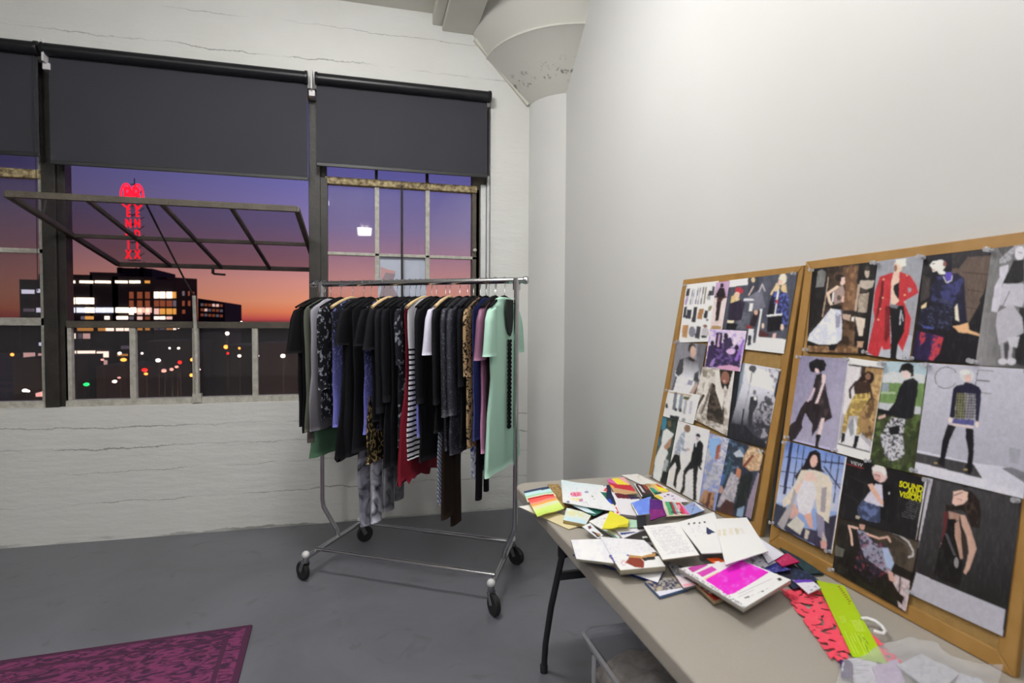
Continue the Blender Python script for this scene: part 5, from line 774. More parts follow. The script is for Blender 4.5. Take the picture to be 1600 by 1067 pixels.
page(2, 'page of a dark-jacketed person by a green caravan on the near board', 'caravan page', [910, 78, 1292, 100, 1165, 1065, 775, 975], 'Z3', '3a4426', [
 ('P', 'a8c0cc', [905, 78, 1292, 98, 1270, 220, 895, 200]), ('P', 'c8ccd0', [895, 200, 960, 170, 1270, 200, 1260, 280, 885, 270]), ('P', '6c8c50', [885, 268, 1262, 275, 1240, 480, 860, 450]), ('P', '8c98a8', [890, 275, 950, 275, 945, 345, 885, 345]), ('P', 'a4b890', [880, 345, 1010, 350, 1005, 370, 875, 365]), ('P', 'bcc0c8', [860, 440, 1010, 455, 1230, 480, 1225, 550, 850, 500]), ('P', '17181a', [850, 490, 1000, 530, 960, 560, 848, 540]), ('N', '5e7438', .7, 45, .5, [850, 560, 1230, 540, 1165, 1065, 775, 975]), ('N', '232c18', .7, 40, .55, [850, 560, 1230, 540, 1165, 1065, 775, 975]),
 ('P', '1c181a', [1035, 170, 1060, 110, 1120, 90, 1165, 120, 1165, 210, 1140, 220, 1120, 170, 1060, 165, 1050, 185]), ('P', 'e0c8c4', [1062, 165, 1110, 165, 1140, 190, 1140, 225, 1100, 235, 1075, 225, 1060, 195]), ('P', '1b1b20', [1080, 250, 1160, 225, 1205, 260, 1200, 350, 1160, 580, 1080, 590, 980, 560, 940, 560, 920, 540, 1000, 440, 1040, 310]), ('P', 'd0a8a0', [850, 570, 915, 545, 920, 570, 860, 590]), ('P', 'c2c2cc', [970, 570, 1090, 590, 1070, 740, 1085, 890, 1050, 935, 960, 960, 910, 900, 870, 740]), ('N', '1c1c20', .95, 13, .5, [970, 570, 1090, 590, 1070, 740, 1085, 890, 1050, 935, 960, 960, 910, 900, 870, 740]), ('P', '1a1a1e', [940, 660, 1040, 640, 1040, 720, 960, 730])], 1, pins='013', k=1.2)
page(2, 'wide pale page lettered C E with checked sweater figure, near board', 'checked sweater page', [150, 35, 960, 85, 868, 1062, 40, 865], 'Z4', 'a9a9b9', [
 ('G', '9f9fb0', 'b4b4c4', 300, 900, 300, 100, None), ('P', 'c0c0d0', [50, 690, 490, 790, 720, 820, 960, 900, 900, 1080, 40, 870]), ('P', '3b3a3e', [55, 712, 490, 800, 560, 912, 50, 782]), ('P', 'c6c6d6', [50, 782, 560, 912, 868, 1030, 862, 1060, 45, 850]), ('P', '6e6d78', [700, 830, 780, 825, 900, 870, 890, 950]), ('P', '9494a4', [760, 670, 850, 690, 830, 800, 760, 790]), ('L', '3a3a46', 5, [362, 112, 345, 85, 310, 68, 280, 64, 240, 75, 210, 105, 198, 145, 205, 185, 230, 215, 270, 228, 310, 222, 340, 205, 352, 188]),
 ('L', '3a3a46', 5, [525, 88, 505, 200]), ('L', '3a3a46', 5, [525, 88, 640, 95]), ('L', '3a3a46', 5, [515, 165, 610, 173]), ('L', '3a3a46', 5, [545, 258, 622, 266]), ('E', 'c4c8cc', 440, 130, 55, 48), ('E', 'd4b4b0', 448, 150, 28, 34), ('E', 'cfd2d2', 425, 105, 40, 20), ('P', '1c1b34', [425, 180, 470, 185, 530, 215, 548, 240, 545, 350, 530, 480, 505, 478, 505, 270, 365, 260, 345, 450, 310, 450, 335, 230, 360, 205, 415, 195]), ('P', '8c8a90', [365, 262, 505, 268, 500, 462, 345, 455]),
 ('P', '77774c', [365, 262, 430, 265, 420, 458, 345, 455])]+[('L', '22223a', 5, [360-i*.2, 272+i*21, 503, 276+i*21]) for i in range(9)]+[('L', '22223a', 5, [375+i*21, 264, 360+i*20, 458]) for i in range(7)]+[
 ('P', '4a4a88', [340, 455, 500, 465, 495, 510, 325, 490]), ('E', 'd8c8c4', 315, 468, 16, 22), ('E', 'd8c8c4', 518, 500, 14, 24), ('P', 'cdbcbc', [330, 490, 495, 515, 488, 530, 440, 525, 355, 512, 310, 500]), ('P', '141218', [295, 498, 358, 515, 310, 620, 275, 760, 235, 760, 255, 620]), ('P', '141218', [432, 525, 490, 535, 495, 660, 480, 860, 440, 860, 450, 700, 430, 600]), ('P', '141218', [235, 755, 275, 760, 270, 830, 225, 800, 195, 795]), ('P', '141218', [440, 800, 480, 810, 470, 880, 425, 860, 415, 840]), ('E', '9c8c58', 205, 792, 14, 7), ('E', '9c8c58', 430, 842, 16, 8)], 3, pins='013', k=1.3)
page(2, 'page of a person in white swimsuit and cream coat on the near board', 'white swimsuit page', [203, 45, 712, 180, 585, 992, 90, 742], 'Z5', '7f9bd0', [
 ('G', '5f82c8', 'a8b4d4', 400, 100, 350, 500, [200, 40, 712, 180, 640, 640, 120, 560]), ('P', '30384c', [100, 560, 200, 600, 260, 700, 200, 790, 90, 745]), ('P', '2c2a40', [470, 700, 640, 660, 585, 992, 440, 920]), ('P', '34304a', [200, 740, 480, 800, 500, 940, 200, 800])]+[('L', '262c50', w, q) for w, q in ((26, [250, 60, 190, 480]), (8, [310, 80, 260, 420]), (8, [355, 90, 330, 300]), (8, [590, 160, 570, 330]), (10, [650, 175, 600, 560]), (7, [200, 180, 700, 240]), (7, [160, 300, 320, 320]), (12, [510, 220, 700, 240]), (12, [520, 260, 660, 450]), (7, [150, 420, 240, 440]), (7, [580, 400, 660, 410]), (8, [540, 150, 530, 230]))]+[
 ('P', '1c171c', [400, 140, 450, 120, 490, 150, 500, 280, 530, 310, 460, 300, 400, 280, 340, 320, 290, 380, 275, 340, 350, 250]), ('E', 'd8aca0', 435, 215, 30, 52, 8), ('P', 'd2c8b8', [330, 290, 430, 290, 480, 300, 560, 340, 590, 400, 580, 560, 560, 730, 500, 700, 460, 640, 440, 440, 280, 480, 260, 560, 180, 600, 170, 550, 270, 420]), ('P', 'a49ca0', [240, 560, 270, 440, 290, 480, 250, 640, 180, 790, 130, 740]), ('P', '9c949c', [500, 440, 545, 430, 530, 640, 490, 640]), ('P', '84809c', [450, 640, 520, 690, 530, 880, 470, 840]),
 ('P', 'e0bcb0', [370, 310, 420, 300, 450, 350, 470, 400, 420, 370, 330, 430, 290, 500, 280, 440, 340, 370]), ('P', 'd2cfd8', [350, 370, 440, 400, 455, 470, 440, 560, 410, 650, 350, 665, 310, 640, 290, 530, 320, 440]), ('P', 'cc9c90', [270, 560, 305, 620, 310, 660, 260, 690, 230, 700]), ('P', 'd4a090', [350, 665, 415, 645, 430, 780, 400, 770]), ('P', 'c8c4b8', [290, 670, 360, 740, 320, 830, 210, 750]), ('P', 'c4bcac', [365, 780, 400, 800, 380, 870, 355, 860]), ('P', 'cc948c', [490, 880, 545, 880, 540, 950, 495, 940]), ('P', 'bcb0a8', [510, 800, 545, 880, 500, 880]), ('N', 'c4c0cc', .6, 40, .5, [570, 560, 650, 580, 640, 660, 580, 640]), ('P', 'd4d0d4', [700, 180, 712, 182, 588, 992, 576, 985])], 4, pins='023', k=1.25)
sv = page(2, 'black magazine page with yellow SOUND AND VISION lettering on the near board', 'sound and vision page', [135, 55, 652, 195, 582, 592, 88, 440], 'Z6', '18171a', [
 ('P', 'd0d0dc', [640, 192, 660, 200, 600, 600, 580, 590]), ('L', '38363a', 3, [130, 170, 260, 230]), ('L', '38363a', 3, [115, 290, 210, 340]), ('P', '101013', [260, 250, 300, 210, 360, 220, 430, 240, 440, 420, 420, 480, 350, 470, 210, 380, 250, 320]), ('L', 'b01c24', 4, [136, 100, 242, 132]), ('P', 'd8b8b8', [300, 120, 340, 105, 385, 130, 395, 190, 375, 215, 350, 222, 315, 200, 300, 160]), ('P', 'e8d8d8', [295, 130, 320, 107, 370, 112, 392, 160, 380, 180, 350, 150, 305, 150]), ('P', 'cc9890', [308, 165, 352, 170, 350, 215, 322, 205]), ('L', '40282c', 4, [312, 170, 350, 178]), ('L', 'a04850', 4, [325, 200, 340, 204]), ('P', 'c8c4d8', [320, 230, 362, 235, 370, 375, 300, 365, 245, 335]),
 ('P', 'd8a894', [270, 235, 300, 228, 330, 280, 372, 350, 360, 370, 300, 290]), ('P', '33405e', [235, 335, 350, 375, 350, 480, 280, 470, 210, 440, 205, 380]), ('N', '5c6ea4', .8, 20, .5, [235, 335, 350, 375, 350, 480, 280, 470, 210, 440, 205, 380]), ('P', 'b0a898', [195, 430, 225, 440, 215, 455, 190, 450]), ('E', 'c8c8d0', 408, 290, 5, 7), ('T', '8c8c94', 606, 355, -90, -22, -38, 115, 8, 4)], 4, pins='', k=1.2)
page(2, 'page of a person in floral gown reclining in a chair, near board', 'reclining gown page', [90, 435, 600, 592, 515, 1052, 42, 785], 'Z6', '17140f', [
 ('G', '1a1612', '4c4236', 150, 500, 560, 650, [240, 470, 600, 595, 560, 800, 400, 720]), ('N', '2e2a22', .6, 60, .5, None), ('L', 'b8b4b8', 12, [400, 530, 470, 555, 530, 600, 562, 660, 560, 690, 535, 700]), ('L', '5c564c', 6, [440, 570, 520, 620, 545, 680]), ('P', '5c5a52', [60, 620, 120, 650, 110, 700, 60, 690]), ('P', '1a1614', [180, 700, 420, 800, 480, 960, 300, 900, 180, 800]), ('P', '8c8ca8', [200, 520, 260, 540, 300, 600, 380, 640, 430, 700, 420, 790, 390, 800, 330, 760, 250, 700, 220, 620]), ('N', '2a2438', .9, 18, .48, [200, 520, 420, 640, 420, 800, 280, 860, 180, 760, 220, 620]), ('N', '8c3048', .7, 16, .66, [200, 520, 420, 640, 400, 800, 280, 860, 180, 760, 220, 620]),
 ('P', '9cb0d8', [360, 640, 400, 640, 440, 740, 420, 780, 390, 760]), ('E', 'c09484', 235, 500, 18, 26), ('E', '1a1412', 240, 478, 20, 10), ('L', 'd8b0a0', 14, [205, 515, 150, 500, 165, 560, 170, 620]), ('L', 'd4a898', 13, [265, 550, 340, 580, 400, 570, 415, 600]), ('P', 'c8b4bc', [400, 790, 540, 850, 530, 1000, 515, 1050, 470, 1020, 440, 900]), ('N', '8a7480', .6, 24, .5, [400, 790, 540, 850, 530, 1000, 515, 1050, 470, 1020, 440, 900]), ('L', '17120f', 7, [480, 810, 472, 930]), ('L', '17120f', 6, [440, 790, 430, 860]), ('P', '201614', [380, 800, 430, 860, 470, 930, 505, 955, 490, 1005, 440, 960, 380, 860]), ('P', 'cc9c94', [395, 780, 430, 800, 450, 860, 410, 850])], 2, pins='3', k=1.2)
page(2, 'large dark page of a bare-backed long-haired person, lower right of near board', 'bare back page', [122, 22, 726, 158, 612, 1048, 8, 772], 'Z7', '2b2a2e', [
 ('G', '3a393d', '1a191b', 400, 100, 350, 800, None), ('P', 'b4b2c0', [115, 30, 155, 35, 60, 475, 25, 465]), ('P', 'a8a6b6', [48, 635, 618, 872, 600, 1048, 8, 772]), ('P', '17151a', [345, 60, 380, 70, 380, 90, 345, 90]), ('P', '1c1310', [330, 100, 400, 110, 450, 170, 465, 260, 450, 350, 400, 340, 370, 250, 330, 230, 240, 240, 235, 200, 300, 205]), ('N', '4a382c', .7, 24, .5, [370, 110, 460, 180, 465, 260, 440, 350, 400, 330, 360, 220]), ('P', 'd8b0a4', [285, 115, 340, 105, 380, 120, 375, 170, 350, 195, 300, 205, 278, 190, 285, 150]), ('L', '6c3c38', 4, [310, 160, 340, 170]), ('L', '1a1010', 6, [290, 140, 340, 120]), ('P', '5c2024', [225, 245, 250, 240, 245, 340, 225, 450, 205, 470, 220, 350]), ('P', 'c49484', [205, 445, 220, 440, 215, 470, 200, 470]),
 ('P', '9c7868', [255, 240, 330, 260, 320, 300, 260, 300]), ('P', '0f0e10', [250, 290, 300, 290, 310, 400, 345, 560, 330, 720, 220, 690, 160, 640, 200, 470, 240, 360]), ('P', 'a98474', [295, 320, 320, 300, 335, 380, 345, 480, 350, 540, 330, 550, 310, 460, 295, 400]), ('P', '2e2420', [335, 300, 365, 400, 370, 470, 350, 560, 335, 420]), ('P', 'ba9484', [330, 265, 360, 265, 400, 360, 435, 480, 390, 610, 365, 645, 350, 635, 365, 590, 385, 500, 370, 400, 340, 330]), ('L', '6c6c70', 4, [235, 385, 290, 520]), ('L', '6c6c70', 3, [245, 385, 300, 525]), ('E', '88888c', 305, 570, 14, 34)], 1, pins='013', k=1.3)
# lettering laid on the printed page
YEL = mat('yellow print', 'd8d800', .5, var=.02); WHT = mat('white print', 'c8c8cc', .5, var=.02); REDP = mat('dark red print', '8c1c30', .5, var=.02)
c_, nb_ = c2, nb2; P0 = c_[0]+nb_*(.0022+4*.0013+.0002)
def letter(body, x0, y0, x1, y1, hpx, mt, name, obj_, off=0., sx=1.):
    a, d_ = unp(x0, y0, P0, nb_), unp(x1, y1, P0, nb_); mdp = (a+d_)/2; wdt = np.linalg.norm(d_-a); u = (d_-a)/wdt; v = np.cross(nb_, u); v = v if v[2] > 0 else -v
    h = np.linalg.norm(unp((x0+x1)/2, (y0+y1)/2-hpx/2, P0, nb_)-unp((x0+x1)/2, (y0+y1)/2+hpx/2, P0, nb_)); o = text(body, mt, obj_, name, frame(mdp, u, v), 1., .0001, off)
    x_ = [vv.co.copy() for vv in o.data.vertices]; par = WL[o.name]; fm = frame(mdp-np.array(par), u, v).inverted(); L_ = [fm@q for q in x_]; w0 = max(q.x for q in L_)-min(q.x for q in L_); h0 = max(q.y for q in L_)-min(q.y for q in L_); fi = fm.inverted()
    cx0 = (max(q.x for q in L_)+min(q.x for q in L_))/2; cy0 = (max(q.y for q in L_)+min(q.y for q in L_))/2
    for vv, q in zip(o.data.vertices, L_): vv.co = fi@Vector(((q.x-cx0)*wdt/w0, (q.y-cy0)*h/h0, q.z))
zz6 = lambda x, y: (1290+x*.24353, 700+y*.24353)
for wd_, a, d_, hp in (('SOUND', (474, 228), (626, 264), 10), ('AND', (522, 274), (617, 298), 9.5), ('VISION', (472, 291), (612, 330), 9.5)): letter(wd_, *zz6(*a), *zz6(*d_), hp, YEL, 'lettering', sv, .03)
letter('VIEW', *zz6(160, 90), *zz6(238, 112), 5.5, WHT, 'lettering', sv, .01)
# ------------------------------------------------------------------ papers, cards and books spread over the table
def tsheet(name, label, cat, fr, cor, z, thick, base, ops, side=None, k=1.2, wav=0., curl=0., mt=None, group=None, res=1.05):
    fx = FRM[fr]; n = 4; zs = z if hasattr(z, '__len__') else [z]*4
    Pw = [un(fx[0]+cor[2*i]*fx[2], fx[1]+cor[2*i+1]*fx[2], 2, zs[i]) for i in range(4)]
    m, C = sheetmesh(Pw, ops, fx, base, k, thick, side=side, res=res, nrm=np.array([0, 0, 1.]), wav=wav, curl=curl, seed=len(label)); cc = sum(Pw)/4
    return top(m, name, mt or MATTE, label, cat, group, loc=(cc[0], cc[1], min(zs)-thick), cols=C, smooth='all')
W_ = 'dcdce4'
tsheet('envelope', 'cream folder hanging over the front left corner of the table', 'folder', 'T6', [175, 325, 560, 478, 430, 517, 52, 346], [.7455, .7455, .744, .744], .003, 'cfc6a4', [('G', 'e0dde0', 'cabf98', 60, 340, 260, 430, None)])
tsheet('kraft_card', 'brown kraft card with rough texture behind the two striped cards', 'card', 'T6', [268, 180, 352, 172, 448, 338, 385, 362], .7475, .002, '94784c', [('N', '6e5632', .7, 12, .5, None), ('N', 'b09a6c', .6, 8, .6, None)], wav=.006)
tsheet('ombre_card', 'card striped from navy to pale blue and green near the table corner', 'swatch card', 'T6', [88, 232, 275, 192, 335, 268, 118, 315], [.751, .751, .753, .753], .003, '9cc4dc', [('G', '2c3c58', '2c3c58', 0, 0, 1, 0, [80, 225, 280, 185, 290, 210, 95, 246]), ('G', '7cb4dc', 'b8d8e8', 0, 245, 10, 275, [93, 246, 290, 208, 310, 232, 100, 275]), ('P', '9cc8a8', [100, 268, 305, 228, 315, 240, 105, 282]), ('P', 'd8dcc0', [105, 281, 315, 239, 340, 270, 118, 318])], wav=.002)
tsheet('ombre_card', 'card striped from red through orange and cream to lime near the table corner', 'swatch card', 'T6', [118, 288, 312, 248, 395, 362, 192, 422], [.768, .768, .762, .762], .003, 'd8d480', [('P', 'b42830', [115, 282, 315, 244, 320, 262, 122, 300]), ('P', 'e05a50', [121, 298, 320, 260, 330, 276, 130, 322]), ('P', 'dc8c7c', [130, 320, 330, 275, 338, 288, 138, 336]), ('P', 'dca24c', [137, 334, 338, 287, 345, 298, 145, 350]), ('G', 'dcc898', 'd0d8b0', 160, 350, 170, 375, [145, 348, 345, 297, 360, 318, 160, 376]), ('G', 'c8dc7c', 'b8d45c', 180, 375, 190, 415, [159, 374, 360, 316, 400, 362, 192, 425])], wav=.004)
tsheet('paper_sheet', 'white sheet lying furthest back at the end of the table by the pin board', 'paper', 'T6', [828, 108, 950, 98, 1175, 205, 1105, 238], .745, .002, 'd4d2cf', [('N', 'b89890', .3, 30, .6, None)])
tsheet('print_sheet', 'sheet in orange, yellow and teal brush shapes near the pin board corner', 'printed sheet', 'T6', [1010, 172, 1100, 172, 1195, 232, 1075, 262], .750, .003, 'c8a878', [('P', 'c4562c', [1090, 170, 1200, 220, 1195, 238, 1100, 195]), ('P', 'dcd034', [1075, 185, 1180, 215, 1185, 235, 1120, 225]), ('P', '2c8c78', [1035, 200, 1070, 205, 1120, 245, 1075, 250]), ('P', 'a08458', [1010, 172, 1040, 170, 1060, 190, 1030, 200]), ('P', '1c4434', [1075, 240, 1130, 235, 1140, 250, 1085, 260])])
tsheet('photo_print', 'small dark brown and white photo print pinned flat near the pin board', 'photo print', 'T6', [922, 172, 1012, 180, 1078, 262, 985, 275], .753, .002, '3c2a2c', [('P', 'dcd8d8', [918, 172, 932, 172, 992, 276, 975, 270]), ('P', 'c0bcc0', [958, 185, 975, 188, 1010, 240, 992, 238]), ('P', '8c3c3c', [985, 180, 1012, 182, 1040, 215, 1015, 220]), ('P', '1c2c28', [985, 260, 1050, 250, 1080, 262, 985, 280])])
tsheet('print_sheet', 'white sheet with yellow patch and small purple marks beside the pin board', 'printed sheet', 'T6', [1068, 262, 1200, 232, 1345, 308, 1165, 320], .752, .002, 'd4ced6', [('P', 'd4c040', [1066, 258, 1110, 258, 1150, 285, 1100, 300]), ('P', '5c3c70', [1170, 252, 1190, 250, 1196, 258, 1175, 262]), ('P', '7c5c8c', [1205, 262, 1225, 262, 1228, 268, 1208, 270]), ('P', '7c5c8c', [1150, 265, 1162, 264, 1168, 272, 1152, 274]), ('P', '9c7ca0', [1215, 285, 1232, 284, 1236, 292, 1220, 294])])
tsheet('print_sheet', 'sheet painted in upright green, red and pink stripes beside the violet swatches', 'printed sheet', 'T6', [1140, 305, 1278, 312, 1352, 408, 1165, 420], .757, .003, 'ccc8b4', [('P', '4c9c6c', [1160, 310, 1195, 310, 1225, 410, 1190, 412]), ('P', '2c4c3c', [1190, 312, 1202, 312, 1240, 405, 1225, 405]), ('P', 'a82840', [1200, 310, 1215, 310, 1255, 408, 1238, 408]), ('P', '7cacac', [1215, 312, 1232, 315, 1268, 408, 1252, 408]), ('P', 'c03c50', [1240, 318, 1275, 318, 1330, 405, 1285, 405]), ('E', 'd898a8', 1262, 350, 14, 20), ('P', 'd060a0', [1280, 330, 1300, 345, 1350, 405, 1320, 408]), ('P', '3c3444', [1205, 385, 1290, 388, 1290, 394, 1205, 392])])
tsheet('sketch_sheet', 'pale blue sketch sheet against the foot of the far pin board', 'sketch', 'T6', [1300, 345, 1385, 308, 1462, 372, 1345, 412], .754, .002, '8ca0cc', [('P', 'd0d0d8', [1370, 312, 1390, 306, 1465, 370, 1440, 375]), ('L', '50688c', 5, [1385, 322, 1362, 395]), ('L', 'a04c68', 3, [1350, 340, 1400, 330])])
tsheet('design_sheet', 'striped sheet in pink, yellow, red and tan at the back of the pile', 'printed sheet', 'T6', [718, 140, 850, 122, 950, 245, 785, 262], .760, .003, 'b89870', [('P', 'c860a0', [718, 136, 760, 132, 800, 178, 735, 165]), ('P', 'dcc83c', [745, 128, 790, 124, 880, 172, 900, 185, 800, 178]), ('P', 'd8a0a0', [790, 122, 860, 122, 930, 180, 880, 176]), ('P', 'b42c38', [720, 158, 800, 178, 900, 183, 945, 220, 930, 232, 780, 205, 732, 182]), ('P', 'dc9c3c', [732, 178, 760, 184, 780, 205, 745, 200]), ('P', 'b8946c', [740, 200, 800, 208, 925, 230, 940, 240, 790, 262])])
tsheet('paper_stack', 'white sheets with a dark maroon band in the middle of the pile', 'paper stack', 'T6', [752, 235, 968, 275, 952, 418, 822, 402], [.772, .772, .778, .778], .014, 'd4d2d8', [('P', '5c1c28', [775, 245, 935, 222, 960, 255, 900, 288, 800, 282]), ('P', '2c2440', [880, 262, 975, 240, 985, 285, 900, 292]), ('P', '3c4c44', [850, 232, 935, 218, 935, 228, 860, 245])], side='a8a0a4')
tsheet('design_sheet', 'long sheet with dark green, blue, yellow and red shapes lying slanted', 'printed sheet', 'T6', [632, 232, 735, 175, 822, 408, 790, 408], [.768, .768, .780, .780], .003, 'dcd8dc', [('P', '1c5c48', [638, 234, 735, 240, 752, 290, 700, 288]), ('P', '16203c', [715, 175, 738, 180, 790, 330, 770, 345, 715, 290]), ('P', '2448b0', [712, 292, 745, 288, 768, 335, 750, 340]), ('P', 'dcb838', [745, 335, 768, 325, 785, 352, 772, 362]), ('P', 'c83c3c', [770, 355, 790, 345, 812, 395, 798, 402]), ('P', 'c04a48', [690, 228, 712, 198, 722, 232])], side='c8a0a0')
tsheet('drawing_sheet', 'large white sheet with pink and yellow watercolour sketches on the left of the pile', 'drawing', 'T6', [372, 147, 690, 188, 800, 388, 385, 312], [.766, .762, .778, .770], .002, 'd6dce4', [('G', 'c8d8e4', 'd8dae0', 500, 150, 520, 260, None), ('P', 'd05c80', [440, 245, 470, 235, 520, 240, 530, 262, 490, 270, 450, 268]), ('N', 'dca0b4', .8, 10, .5, [440, 235, 530, 238, 530, 270, 450, 268]), ('P', 'e0d070', [440, 280, 520, 278, 500, 310, 460, 300]), ('N', 'd8d8dc', .9, 8, .5, [440, 280, 520, 278, 500, 310, 460, 300]), ('E', '8490b4', 565, 240, 16, 8), ('P', 'b880a0', [505, 290, 535, 285, 540, 305, 512, 308]), ('E', '6c6c74', 425, 310, 12, 8), ('L', '8c98a0', 2, [530, 320, 560, 312, 575, 330]), ('L', 'a08ca4', 2, [610, 290, 640, 300]), ('P', '788c74', [600, 270, 615, 268, 618, 278, 604, 280]), ('N', 'b0b0bc', .4, 9, .66, None)], wav=.005)
tsheet('paper_stack', 'thin stack of sheets with white top and dark green lower sheet on the left', 'paper stack', 'T6', [448, 332, 600, 355, 700, 378, 622, 418], [.764, .766, .766, .760], .008, '1f5a4c', [('P', 'c4d4e0', [448, 330, 560, 352, 640, 402, 470, 372])], side='2a1c24')
tsheet('drawing_sheet', 'pale watercolour packet in cream and light blue near the front edge', 'drawing', 'T6', [415, 355, 605, 402, 560, 482, 388, 448], .757, .012, 'ccd4cc', [('N', 'd0cc90', .7, 26, .45, [420, 360, 600, 400, 580, 430, 410, 410]), ('P', 'bcd4e4', [395, 420, 570, 450, 560, 482, 388, 448])], side='a89870')
tsheet('paper_sheet', 'white handwritten sheet under the yellow swatch', 'paper', 'T6', [582, 458, 745, 385, 900, 520, 800, 590], .763, .003, 'dcdce2', [('P', '1c7c64', [672, 520, 690, 520, 805, 582, 790, 590]), ('N', '8c7ca0', .6, 8, .68, [590, 400, 720, 390, 700, 500, 600, 470])])
tsheet('boots_photo', 'narrow printed strip showing a maroon item and brown boots', 'printed strip', 'T6', [532, 498, 590, 470, 690, 562, 652, 588], .767, .002, 'd4d8e4', [('P', '5c1828', [575, 495, 595, 490, 605, 510, 582, 518]), ('P', '2a201c', [600, 532, 625, 538, 668, 572, 650, 580]), ('P', '9c7450', [630, 540, 670, 555, 672, 568, 645, 560])])
tsheet('colour_swatch', 'pale green paper square between yellow and black swatches', 'swatch', 'T6', [884, 442, 948, 448, 955, 502, 888, 505], .776, .002, 'a4c4b0', [])
tsheet('paper_packet', 'white packet with a dark blue line under the yellow swatch', 'paper packet', 'T6', [765, 496, 905, 500, 1015, 512, 842, 588], .772, .008, 'd8d6de', [('P', '2c3c74', [812, 545, 930, 536, 940, 542, 830, 562])])
tsheet('colour_swatch', 'bright yellow card swatch near the middle of the pile', 'swatch', 'T6', [742, 385, 888, 445, 880, 503, 682, 515], .785, .003, 'd4cc38', [('P', 'd4cc38', [682, 515, 742, 385, 888, 445, 880, 503, 760, 490]), ('P', 'b8ac28', [800, 498, 882, 480, 882, 505, 800, 510])], wav=.006)
tsheet('black_folder', 'glossy black folder with white tab in the middle of the pile', 'folder', 'T6', [838, 590, 1008, 528, 1070, 640, 985, 655], .775, .003, '141316', [('P', 'c8c8c4', [985, 575, 1015, 568, 1030, 580, 992, 588]), ('P', '6c6c74', [985, 610, 1060, 618, 1072, 640, 1000, 625])], mt=PAPER)
tsheet('blue_folder', 'white folder with a blue lower edge at the front edge of the table', 'folder', 'T6', [462, 705, 760, 700, 1165, 795, 1105, 922], [.755, .760, .757, .751], .005, 'd4d2dc', [('P', 'd8d8e4', [450, 700, 1170, 790, 1105, 925, 452, 795]), ], side='24347c')
tsheet('pattern_book', 'book with navy and tan pattern poking out under the blue folder', 'book', 'T6', [1005, 912, 1240, 872, 1335, 962, 1118, 1025], .749, .008, '94908c', [('P', '2c3058', [1020, 915, 1100, 905, 1090, 975]), ('N', '24284c', .9, 16, .48, None), ('N', 'b8a888', .7, 20, .6, None), ('P', 'd0d0dc', [1090, 990, 1335, 955, 1335, 970, 1118, 1028])], side='5c74a0')
tsheet('magazine', 'magazine with a black and white photograph beside the pattern book', 'magazine', 'T6', [1165, 758, 1300, 800, 1395, 938, 1300, 962], .757, .006, '8c8c94', [('N', '1c1c20', .9, 26, .5, [1165, 755, 1300, 795, 1290, 880, 1200, 850]), ('P', 'd8c8d0', [1200, 862, 1290, 880, 1395, 938, 1305, 962]), ('P', 'dc9cac', [1290, 935, 1380, 925, 1395, 938, 1310, 958])], mt=PAPER)
tsheet('paper_pad', 'thick white paper pad at the front left of the pile', 'paper pad', 'T6', [446, 598, 690, 590, 770, 775, 488, 742], [.785, .785, .780, .776], .007, 'dadae0', [('N', 'c4c4cc', .3, 60, .5, None)], side='9c9a8c')
tsheet('paper_sheet', 'wide white sheet with faint print beside the thick paper pad', 'paper', 'T6', [670, 575, 1000, 600, 1110, 700, 755, 722], [.787, .783, .783, .786], .003, 'd8d8e0', [('N', 'c0c0cc', .5, 9, .62, None)])
tsheet('notebook', 'thick white notebook with rust red and tan fabric scraps on its page', 'notebook', 'T6', [735, 712, 1092, 690, 1163, 798, 822, 828], [.787, .787, .777, .775], .013, 'dcdce2', [('P', '4838a8', [735, 712, 752, 710, 808, 818, 792, 815]), ('P', '242026', [1060, 690, 1110, 690, 1115, 720, 1080, 725]), ('P', 'b0844c', [890, 712, 985, 722, 1090, 695, 1085, 728, 1000, 748, 880, 730]), ('P', '14120f', [985, 735, 1080, 722, 1088, 745, 1000, 758]), ('P', '7c2c18', [885, 730, 975, 738, 1002, 765, 1000, 812, 935, 805, 862, 772]), ('P', '4c3c94', [868, 708, 885, 708, 888, 722, 872, 722]), ('R', 'c86c7c', 845, 772, 16, 4), ('N', 'a0788c', .5, 7, .66, [780, 730, 870, 720, 860, 800, 800, 790])], side='a8a290', mt=PAPER)
# swatches of violet and blue
tsheet('colour_swatch', 'black fabric swatch below the cornflower blue one', 'swatch', 'T6', [942, 405, 1012, 398, 1020, 500, 950, 508], [.787, .787, .780, .780], .003, '1c1d24', [])
tsheet('colour_swatch', 'cornflower blue fabric swatch on top of the pile', 'swatch', 'T6', [900, 320, 1052, 268, 1050, 398, 950, 412], [.790, .792, .792, .790], .004, '6482d8', [('N', '7c98e4', .4, 40, .5, None), ('P', 'd8d0c0', [898, 322, 912, 330, 958, 405, 948, 412])], side='b8b0a4')
tsheet('colour_swatch', 'deep violet fabric swatch touching the cornflower blue one', 'swatch', 'T6', [1044, 288, 1138, 300, 1150, 372, 1042, 378], .794, .003, '4a1868', [('N', '5c2880', .5, 14, .6, None)])
tsheet('colour_swatch', 'plum magenta fabric swatch in front of the deep violet one', 'swatch', 'T6', [1040, 372, 1150, 362, 1172, 412, 1050, 452], .795, .003, '701c68', [('N', '8c2c7c', .4, 20, .6, None), ('P', '521460', [1140, 362, 1172, 408, 1160, 416])], wav=.003)
